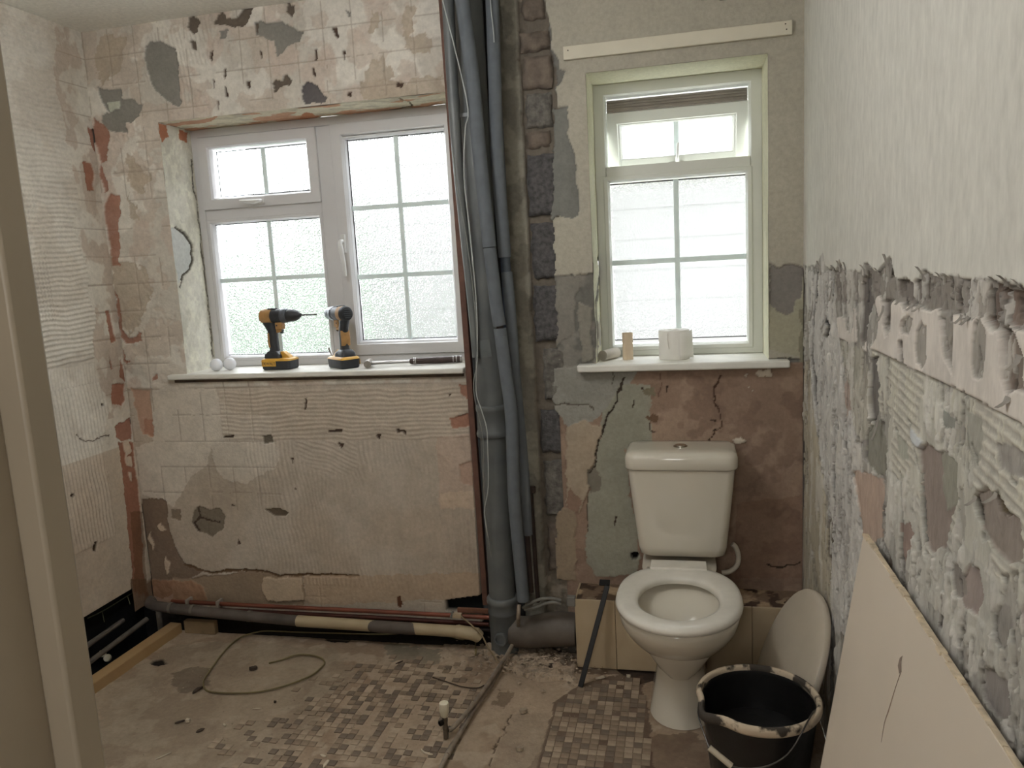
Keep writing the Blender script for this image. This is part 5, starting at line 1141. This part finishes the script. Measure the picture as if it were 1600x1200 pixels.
# ragged plaster core along the top edge
eg = MB(); rr_ = random.Random(5); t = 0
while t < wd - .02:
    l = rr_.uniform(.012, .05); eg.obox(top_c + v_ * (t + l / 2) + u_ * .0006 + n2_ * rr_.uniform(.0005, .0028), u_, v_, n2_, rr_.uniform(.0008, .003), l / 2, rr_.uniform(.003, .0058)); t += l * rr_.uniform(.8, 1.1)
eg.build('broken_edge', mat('gypsum_core', (206, 190, 164), .95, var=.2, scale=60, bump=.4), pb)
# gouge in the face
G = [(1411, 1024), (1408, 1035), (1409, 1050), (1405, 1053), (1403, 1040), (1406, 1028)]
pn = top_c + n2_ * .0062
def on_board(x, y):
    d = ray(x, y); t = ((pn - CAMP) @ n2_) / (d @ n2_); return CAMP + d * t
b = MB(); P = [on_board(*g) + n2_ * .0003 for g in G]; b.add(P, [tuple(range(len(P)))]).build('gouge', mat('gouge_grey', (150, 132, 118), .95, var=.2, bump=.5), pb, smooth=False)
b = MB(); Q = [(1407, 1052), (1400, 1072), (1394, 1092), (1388, 1112), (1382, 1130), (1377, 1160)]
b.tube([on_board(*q) + n2_ * .0001 for q in Q], [.0006, .0005, .0009, .0011, .0007, .0003], 6, 3).build('scratch', mat('gouge_grey', (150, 132, 118)), pb)

# bucket
KX, KY, KR, KH = .163, 1.893, .152, .298
bk_ = thing('bucket', (KX, KY, 0), label='black builders bucket with a plaster-caked rim in front of the toilet', cat='bucket')
def brk(r, z, out=True, sp=1.0):
    o = []
    for i in range(72):
        t = 2 * math.pi * i / 72; a0 = math.radians(212); dd = (t - a0 + math.pi) % (2 * math.pi) - math.pi
        k = math.exp(-(dd / .17) ** 2) * .016 * sp - math.exp(-((abs(dd) - .42) / .16) ** 2) * .005 * sp
        o.append(((r + k) * math.cos(t), (r + k) * math.sin(t), z - .006 * math.exp(-(dd / .2) ** 2) * sp * (z > .25)))
    return o
MB().loft([brk(.108, 0, sp=0), brk(.112, .004, sp=0), brk(.122, .10, sp=.0), brk(.134, .20, sp=.3), brk(.143, .268, sp=.9), brk(.1435, .280), brk(.139, .282), brk(.130, .20, sp=.3), brk(.106, .012, sp=0)]).build('body', mat('black_rubber', (20, 19, 19), .38, var=.3, scale=30, bump=.15, bscale=80), bk_, angle=60)
MB().loft([brk(.142, .272), brk(.150, .273), brk(.1535, .279), brk(.1535, .290), brk(.150, .2965), brk(.144, .298), brk(.140, .294), brk(.139, .284)], closed=True).build('rim', mat('caked_rim', (70, 62, 54), .85, var=.2, scale=16, bump=.5, bscale=60, rgb2=(190, 174, 152), patch=(.42, .48)), bk_, angle=60)
MB().loft([brk(.1385, .284), brk(.1385, .270), brk(.1345, .235, sp=.5), brk(.131, .205, sp=.3), brk(.1308, .2045, sp=.3), brk(.1352, .235, sp=.5), brk(.1395, .270)], closed=True).build('plaster_splash', mat('splash', (24, 23, 22), .7, var=.1, scale=5, bump=.3, rgb2=(120, 112, 98), patch=(.46, .52)), bk_)
MB().loft([brk(.1275, .178, sp=.2), brk(.1275, .182, sp=.2), brk(.06, .186, sp=0), brk(.01, .184, sp=0)]).build('contents', mat('black_sludge', (16, 15, 15), .35, var=.3, scale=10, bump=.6, bscale=18), bk_)
hp = []
for (x, y, Y) in ((1087, 1075, KY - .02), (1098, 1110, 1.82), (1108, 1168, 1.752), (1143, 1197, 1.738), (1192, 1199, 1.732), (1230, 1179, 1.736), (1254, 1143, 1.752), (1268, 1112, 1.82), (1281, 1085, KY - .02)):
    hp.append(np.array(on_y(x, y, Y)) - np.array([KX, KY, 0]))
MB().tube(hp[2:7], .0021, 8, 4).build('wire_handle', mat('steel_wire', (92, 88, 84), .4, metal=.8, bump=0), bk_)
MB().tube([hp[6], hp[7] + np.array([.004, .0, .0]), (.146, 0, .262)], .0021, 8, 4).build('wire_handle', mat('steel_wire', (92, 88, 84)), bk_)
MB().tube([hp[2], hp[1] + np.array([-.01, .0, -.02]), (-.146, 0, .262)], .0021, 8, 4).build('wire_handle', mat('steel_wire', (92, 88, 84)), bk_)
MB().tube([hp[2], (hp[2] + hp[3]) / 2, hp[3]], .0075, 14).build('grip', mat('grip_white', (190, 180, 160), .6, var=.1, bump=.1), bk_)

# ================================================================== THINGS ON THE WIDE WINDOW'S SILL
SZ = 1.0558
M_yel = mat('drill_yellow', (206, 158, 62), .45, var=.1, scale=40, bump=.05)
M_yel2 = mat('drill_dusty_yellow', (168, 128, 78), .6, var=.15, scale=60, bump=.05)
M_dbk = mat('drill_black', (44, 46, 50), .5, var=.25, scale=50, bump=.1)
M_dgr = mat('drill_grey', (84, 88, 94), .4, metal=.3, var=.2, scale=60, bump=.05)
M_met = mat('bare_metal', (150, 148, 146), .3, metal=.9, var=.1, bump=0)
M_wpr = mat('print_white', (206, 198, 178), .6, bump=0)
def text_part(body, size, loc, rot, m, parent):
    cu = bpy.data.curves.new('lettering', 'FONT'); cu.body = body; cu.size = size; cu.extrude = .0003; cu.align_x = 'CENTER'; cu.align_y = 'CENTER'
    o = bpy.data.objects.new('tmp', cu); COL.objects.link(o)
    me = bpy.data.meshes.new_from_object(o); bpy.data.objects.remove(o)
    o = bpy.data.objects.new('lettering', me); COL.objects.link(o); me.materials.clear(); me.materials.append(m); o.parent = parent; o.location = loc; o.rotation_euler = rot; return o
def ellr(c, rx, ry, n=18, ax='z', e=2.4, tilt=0):
    o = []
    for i in range(n):
        t = 2 * math.pi * i / n; a = rx * math.copysign(abs(math.cos(t)) ** (2 / e), math.cos(t)); b = ry * math.copysign(abs(math.sin(t)) ** (2 / e), math.sin(t))
        o.append((c[0] + a, c[1] + b, c[2] + a * tilt) if ax == 'z' else (c[0], c[1] + b, c[2] + a))
    return o
def make_drill(label, loc, yaw, hull, chuck_m, short):
    """upright on its battery, nose along +x"""
    t = thing('cordless_drill', loc, (0, 0, yaw), label=label, cat='drill', group='cordless drills nose to nose on the wide sill')
    MB().loft([rr(0.0, .058, -.034, .034, .012, 4, cx=0), rr(.004, .062, -.037, .037, .012, 4, cx=0), rr(.034, .063, -.038, .038, .010, 4, cx=0), rr(.040, .058, -.034, .034, .012, 4, cx=-.002)]).build('battery', M_dbk, t, bevel=.001)
    MB().loft([rr(.034, .0645, -.0392, .0392, .010, 4, cx=0), rr(.040, .0625, -.0375, .0375, .012, 4, cx=0), rr(.044, .055, -.033, .033, .012, 4, cx=-.002)]).build('battery_cap', M_yel, t)
    MB().loft([rr(.043, .036, -.030, .030, .010, 4, cx=-.018), rr(.058, .035, -.028, .028, .010, 4, cx=-.018), rr(.070, .024, -.019, .019, .008, 4, cx=-.020)]).build('handle_foot', M_dbk, t)
    MB().loft([rr(.043, .018, -.016, .016, .006, 3, cx=.036), rr(.052, .016, -.015, .015, .006, 3, cx=.032), rr(.068, .008, -.012, .012, .004, 3, cx=.018)]).build('battery_latch', M_yel, t)
    sk = [((-.020, 0, .062), .024, .019), ((-.019, 0, .080), .019, .0165), ((-.020, 0, .105), .019, .0175), ((-.019, 0, .130), .018, .0175), ((-.022, 0, .150), .019, .0170), ((-.030, 0, .168), .022, .0165), ((-.034, 0, .182), .026, .0175)]
    MB().loft([ellr(c, a, b) for c, a, b in sk]).build('grip', M_dbk, t)
    sk = [((-.030, 0, .085), .0075, .0181), ((-.032, 0, .105), .0080, .0186), ((-.031, 0, .130), .0080, .0186), ((-.030, 0, .142), .006, .0181)]
    MB().loft([ellr(c, a, b) for c, a, b in sk]).build('grip_panel', M_yel2, t)
    z = .206
    MB().lathe([(.016, -.066), (.025, -.062), (.0285, -.054), (.0290, -.030), (.0285, -.020)], (0, 0, z), (1, 0, 0), 24, .92).build('motor_cap', M_dbk if short else hull, t)
    MB().lathe([(.0288, -.040), (.0292, -.020), (.0282, -.012)], (0, 0, z), (1, 0, 0), 24, .93).build('motor_housing', hull, t)
    MB().lathe([(.0262, -.018), (.0270, .010), (.0262, .030)], (0, 0, z), (1, 0, 0), 24).build('gear_housing', M_dbk, t)
    MB().lathe([(.0272, .030), (.0280, .034), (.0280, .050), (.0255, .054)], (0, 0, z), (1, 0, 0), 24).build('torque_collar', M_dgr, t)
    MB().lathe([(.0235, .054), (.0245, .060), (.0235, .082), (.016, .100), (.0085, .106), (.0075, .110), (.002, .111)], (0, 0, z), (1, 0, 0), 24).build('chuck', chuck_m, t)
    MB().box(.0, .030, -.013, .013, z - .052, z - .024).add([(.000, -.010, z - .066), (.026, -.010, z - .060), (.022, -.010, z - .046), (.0, -.010, z - .046), (.000, .010, z - .066), (.026, .010, z - .060), (.022, .010, z - .046), (.0, .010, z - .046)], [(0, 1, 2, 3), (7, 6, 5, 4), (0, 4, 5, 1), (1, 5, 6, 2), (3, 2, 6, 7), (0, 3, 7, 4)]).build('trigger_guard', hull, t, bevel=.003)
    MB().box(.016, .026, -.008, .008, z - .068, z - .046).build('trigger', M_dbk, t, bevel=.003)
    MB().box(-.030, .004, -.010, .010, z + .024, z + .031).build('speed_switch', M_dbk, t, bevel=.002)
    for s in (-1, 1): MB().lathe([(.003, 0), (.003, .0015)], (.008, s * .013, z - .036), (0, s, 0), 10).build('screw', M_dbk, t)
    return t
d1 = make_drill('cordless drill on the left, nose pointing right, maker name on battery', (-1.548, 2.722, SZ), math.radians(-4), M_yel2, M_dbk, False)
MB().tube([(.110, 0, .206), (.178, .004, .206)], [.0034, .0026], 8).build('drill_bit', mat('dark_steel', (70, 66, 64), .5, metal=.3, bump=0), d1)
lb = MB().box(-.058, .004, -.0392, -.0380, .014, .034).build('name_plate', M_yel, d1)
text_part('DEWALT', .0145, (-.027, -.0396, .024), (math.radians(90), 0, 0), M_dbk, d1)
d2 = make_drill('cordless drill on the right, grey chuck pointing left, rear vents towards the room', (-1.276, 2.712, SZ), math.radians(180 - 38), M_yel2, M_dgr, True)
for k in range(5): MB().box(-.0668, -.0655, -.016 + .002 * abs(k - 2), .016 - .002 * abs(k - 2), .190 + k * .0075, .1935 + k * .0075).build('vent_slat', M_dgr, d2)
MB().box(-.0200, .0200, -.0394, -.0384, .006, .030).build('battery_print', M_wpr, d2); 
MB().box(-.058, -.040, -.0394, -.0384, .012, .032).build('battery_print', M_yel, d2)
MB().box(-.010, .006, -.0400, -.0389, .010, .026).build('battery_mark', M_yel2, d2)
cl = MB(); cl.tube([(.030, .030, .048), (.042, .036, .070), (.036, .037, .076), (.018, .036, .050)], .0028, 8, 3); cl.build('belt_clip', M_met, d2)
text_part('DEWALT', .011, (.038, -.0396, .020), (math.radians(90), 0, 0), M_wpr, d2)

hm = thing('claw_hammer', (0, 0, 0), label='steel claw hammer with dark ringed grip lying at the right end of the wide sill', cat='hammer')
h0 = np.array([-1.165, 2.690, SZ + .016]); h1 = np.array([-.822, 2.765, SZ + .014]); hd_ = (h1 - h0) / np.linalg.norm(h1 - h0); hs_ = np.array([-hd_[1], hd_[0], 0])
P = lambda t, s=0, z=0: h0 + hd_ * t + hs_ * s + np.array([0, 0, z])
MB().tube([P(.0), P(.05), P(.16)], [.008, .0065, .006], 14, 3).build('shank', M_met, hm)
MB().tube([P(.155), P(.165), P(.20), P(.27), P(.325), P(.345)], [.0075, .012, .0125, .0135, .0125, .013], 18, 3).build('leather_grip', mat('dark_leather', (58, 42, 38), .6, var=.2, scale=60, bump=.1), hm)
for t in (.170, .176, .318, .330): MB().lathe([(.0138, 0), (.0142, .002), (.0138, .004)], P(t), hd_, 20).build('grip_ring', M_met, hm)
MB().lathe([(.0125, 0), (.0135, .004), (.012, .009)], P(.344), hd_, 20).build('butt_cap', M_met, hm)
M_hm = mat('dusty_steel', (140, 134, 126), .5, metal=.5, var=.25, scale=60, bump=.2)
hb = MB(); hb.tube([P(-.004, .040, .0), P(-.002, .022, .002), P(0, .0, .004), P(.002, -.022, .002), P(.002, -.036, -.001)], [.013, .0095, .0125, .012, .014], 14, 3); 
hb.tube([P(-.008, .030, .0), P(-.014, .052, -.001), P(-.022, .066, -.006)], [.006, .005, .002], 8, 2); hb.tube([P(.006, .030, .0), P(.006, .052, -.001), P(.002, .068, -.006)], [.006, .005, .002], 8, 2)
hb.build('hammer_head', M_hm, hm)
for (x, y, Y, lab) in ((338, 569, 2.70, 'left of two round white plastic domes on the wide sill'), (359, 566, 2.722, 'right of two round white plastic domes on the wide sill')):
    c3 = on_y(x, y, Y); rsz = .0245
    cp_ = MB().lathe([(rsz * .55, -.012), (rsz * .9, -.010), (rsz, -.004), (rsz, .003), (rsz * .93, .010), (rsz * .70, .0155), (rsz * .35, .0185), (.001, .0192)], (c3[0], Y, SZ + rsz), (.1, -1, .10), 30)
    tag(cp_.build('plastic_dome', mat('dome_white', (226, 228, 234), .3, var=.02, bump=0)), lab, 'lamp', 'white domes on the wide sill')

# ================================================================== THINGS ON THE NARROW WINDOW'S SILL
M_card = mat('cardboard_tube', (206, 188, 162), .9, var=.06, bump=.1)
def tube_mb(r, h, th=.0012): return MB().lathe([(r - th, 0), (r, 0), (r, h), (r - th, h), (r - th, 0)], seg=28)
ct = tube_mb(.0185, .094).build('cardboard_tube', M_card); ct.location = (-.199, 2.735, SZ); tag(ct, 'empty cardboard roll tube standing on the narrow sill', 'tube', 'empty roll tubes on the narrow sill')
ct = tube_mb(.0185, .094).build('cardboard_tube', mat('cardboard_pale', (204, 198, 186), .9, var=.06, bump=.15)); ct.location = (-.285, 2.702, SZ + .0190); ct.rotation_euler = (math.radians(-90), 0, math.radians(-26)); tag(ct, 'pale roll tube lying on its side at the left end of the narrow sill', 'tube', 'empty roll tubes on the narrow sill')
tr_ = thing('toilet_roll', (-.038, 2.727, SZ), label='white toilet roll standing on the narrow sill with a loose sheet', cat='toilet roll')
M_tp = mat('tissue', (232, 230, 224), .95, var=.02, bump=.25, bscale=35)
MB().lathe([(.020, .001), (.051, .0), (.0525, .003), (.0525, .097), (.051, .100), (.021, .100), (.020, .098), (.020, .001)], seg=44).build('roll', M_tp, tr_)
v = []; 
for i in range(9):
    a = math.radians(-70 + i * 9); rr2 = .0532 + .0015 * i * .4 + (.0035 if i > 6 else 0)
    for z in (.100, .06, .02, .004): v.append((rr2 * math.cos(a) + (.004 * (1 - z / .1) if i > 5 else 0), rr2 * math.sin(a), z - (.010 * (8 - i) / 8 if z == .1 else 0)))
sh = MB().add(v, [(i * 4 + j, i * 4 + 4 + j, i * 4 + 5 + j, i * 4 + 1 + j) for i in range(8) for j in range(3)]).build('loose_sheet', M_tp, tr_); so_ = sh.modifiers.new('t', 'SOLIDIFY'); so_.thickness = .0006
MB().tube([(-.022, -.052, .092), (-.022, -.056, .07), (-.019, -.0555, .05), (-.018, -.053, .04)], .0018, 6, 3).build('fold', M_tp, tr_)

# ================================================================== LITTER ON THE FLOOR
def chip(px, py, L_, W_, H_, ang, m, name, label, cat='debris', bend=0.0, group=None):
    p = np.array(on_z(px, py, .0)); a = math.radians(ang); b = MB(); n = 6; rings = []
    rs = random.Random(int(px * 7 + py))
    for i in range(n + 1):
        t = i / n - .5; w_ = W_ * (1 - (abs(t) * 1.7) ** 3) * rs.uniform(.8, 1.1) + W_ * .12; o = bend * (t * t * 4)
        c = np.array([L_ * t * math.cos(a) - o * math.sin(a), L_ * t * math.sin(a) + o * math.cos(a), 0])
        s = np.array([-math.sin(a), math.cos(a), 0]) * w_ / 2
        rings.append([c - s, c - s * .8 + np.array([0, 0, H_ * rs.uniform(.7, 1)]), c + s * .7 + np.array([0, 0, H_ * rs.uniform(.7, 1)]), c + s])
    o = b.loft(rings).build(name, m, angle=25); o.location = (p[0], p[1], .0015); return tag(o, label, cat, group)
M_c1 = mat('stone_chip', (152, 138, 120), .9, var=.15, scale=40, bump=.5); M_c2 = mat('dark_chip', (62, 50, 42), .9, var=.3, scale=40, bump=.5); M_c3 = mat('pale_chip', (196, 184, 164), .9, var=.1, bump=.3)
chip(858, 1056, .055, .018, .012, 50, M_c1, 'plaster_chip', 'long pale plaster chip on the floor left of the black bar foot')
chip(838, 1053, .034, .022, .014, 10, M_c1, 'plaster_chip', 'blunt wedge of plaster on the floor beside the long pale chip')
chip(866, 1044, .04, .03, .012, -20, M_c2, 'dark_rubble', 'dark lump of rubble beyond the long pale chip', )
chip(938, 1060, .034, .010, .006, 25, M_c3, 'wood_sliver', 'pale sliver on the floor between the black bar and toilet foot')
chip(309, 1079, .014, .045, .006, -10, M_c2, 'dark_scrap', 'dark curled scrap lying at the left of the cable loop')
chip(396, 1046, .028, .020, .010, 20, M_c2, 'metal_scrap', 'small dark and white scrap inside the cable loop')
chip(281, 1129, .030, .008, .004, 40, M_c2, 'dark_scrap', 'dark scrap beside a white pebble at lower left of the floor')
chip(294, 1128, .013, .013, .010, 0, M_c3, 'pebble', 'white pebble at the lower left of the floor')
chip(313, 1142, .012, .024, .003, -30, M_c2, 'dark_scrap', 'thin dark scrap just below the white pebble')
chip(351, 1134, .014, .007, .004, -30, M_c3, 'plaster_chip', 'small pale chip right of the white pebble')
chip(256, 1182, .045, .004, .002, 55, M_c3, 'wood_sliver', 'thin pale sliver lying at the bottom left of the floor')
chip(505, 1182, .022, .010, .003, -20, M_c3, 'plaster_chip', 'pale curved chip at the bottom of the mosaic patch')
chip(510, 1194, .010, .036, .004, 0, M_c3, 'wood_sliver', 'upright pale sliver at the bottom edge of the mosaic patch')
chip(665, 1178, .048, .006, .004, -25, M_c3, 'wood_sliver', 'curved pale sliver left of the floor pipes', bend=.006)
chip(624, 1036, .030, .004, .003, 50, M_c2, 'dark_scrap', 'thin dark scrap beyond the mosaic patch')
chip(430, 1098, .008, .008, .006, 0, M_c2, 'dark_pebble', 'tiny dark pebble left of the mosaic patch')
chip(402, 1108, .03, .003, .002, 12, M_c3, 'wood_sliver', 'thin pale sliver left of the tiny dark pebble')
chip(812, 1172, .020, .016, .010, 0, M_c1, 'plaster_chip', 'small lump of plaster on the pale floor strip')
chip(818, 1113, .024, .018, .012, 30, M_c1, 'plaster_chip', 'rounded lump of plaster at the top of the pale floor strip')
chip(982, 1058, .014, .010, .008, 0, M_c3, 'pebble', 'pale pebble in the dark patch left of the toilet foot')
chip(884, 998, .05, .03, .03, 30, M_c1, 'plaster_chip', 'chunk of plaster against the left end of the tiled boxing')
chip(770, 993, .022, .03, .02, 70, M_c3, 'plaster_chip', 'pale stone between the waste pipe end and the soil stack')
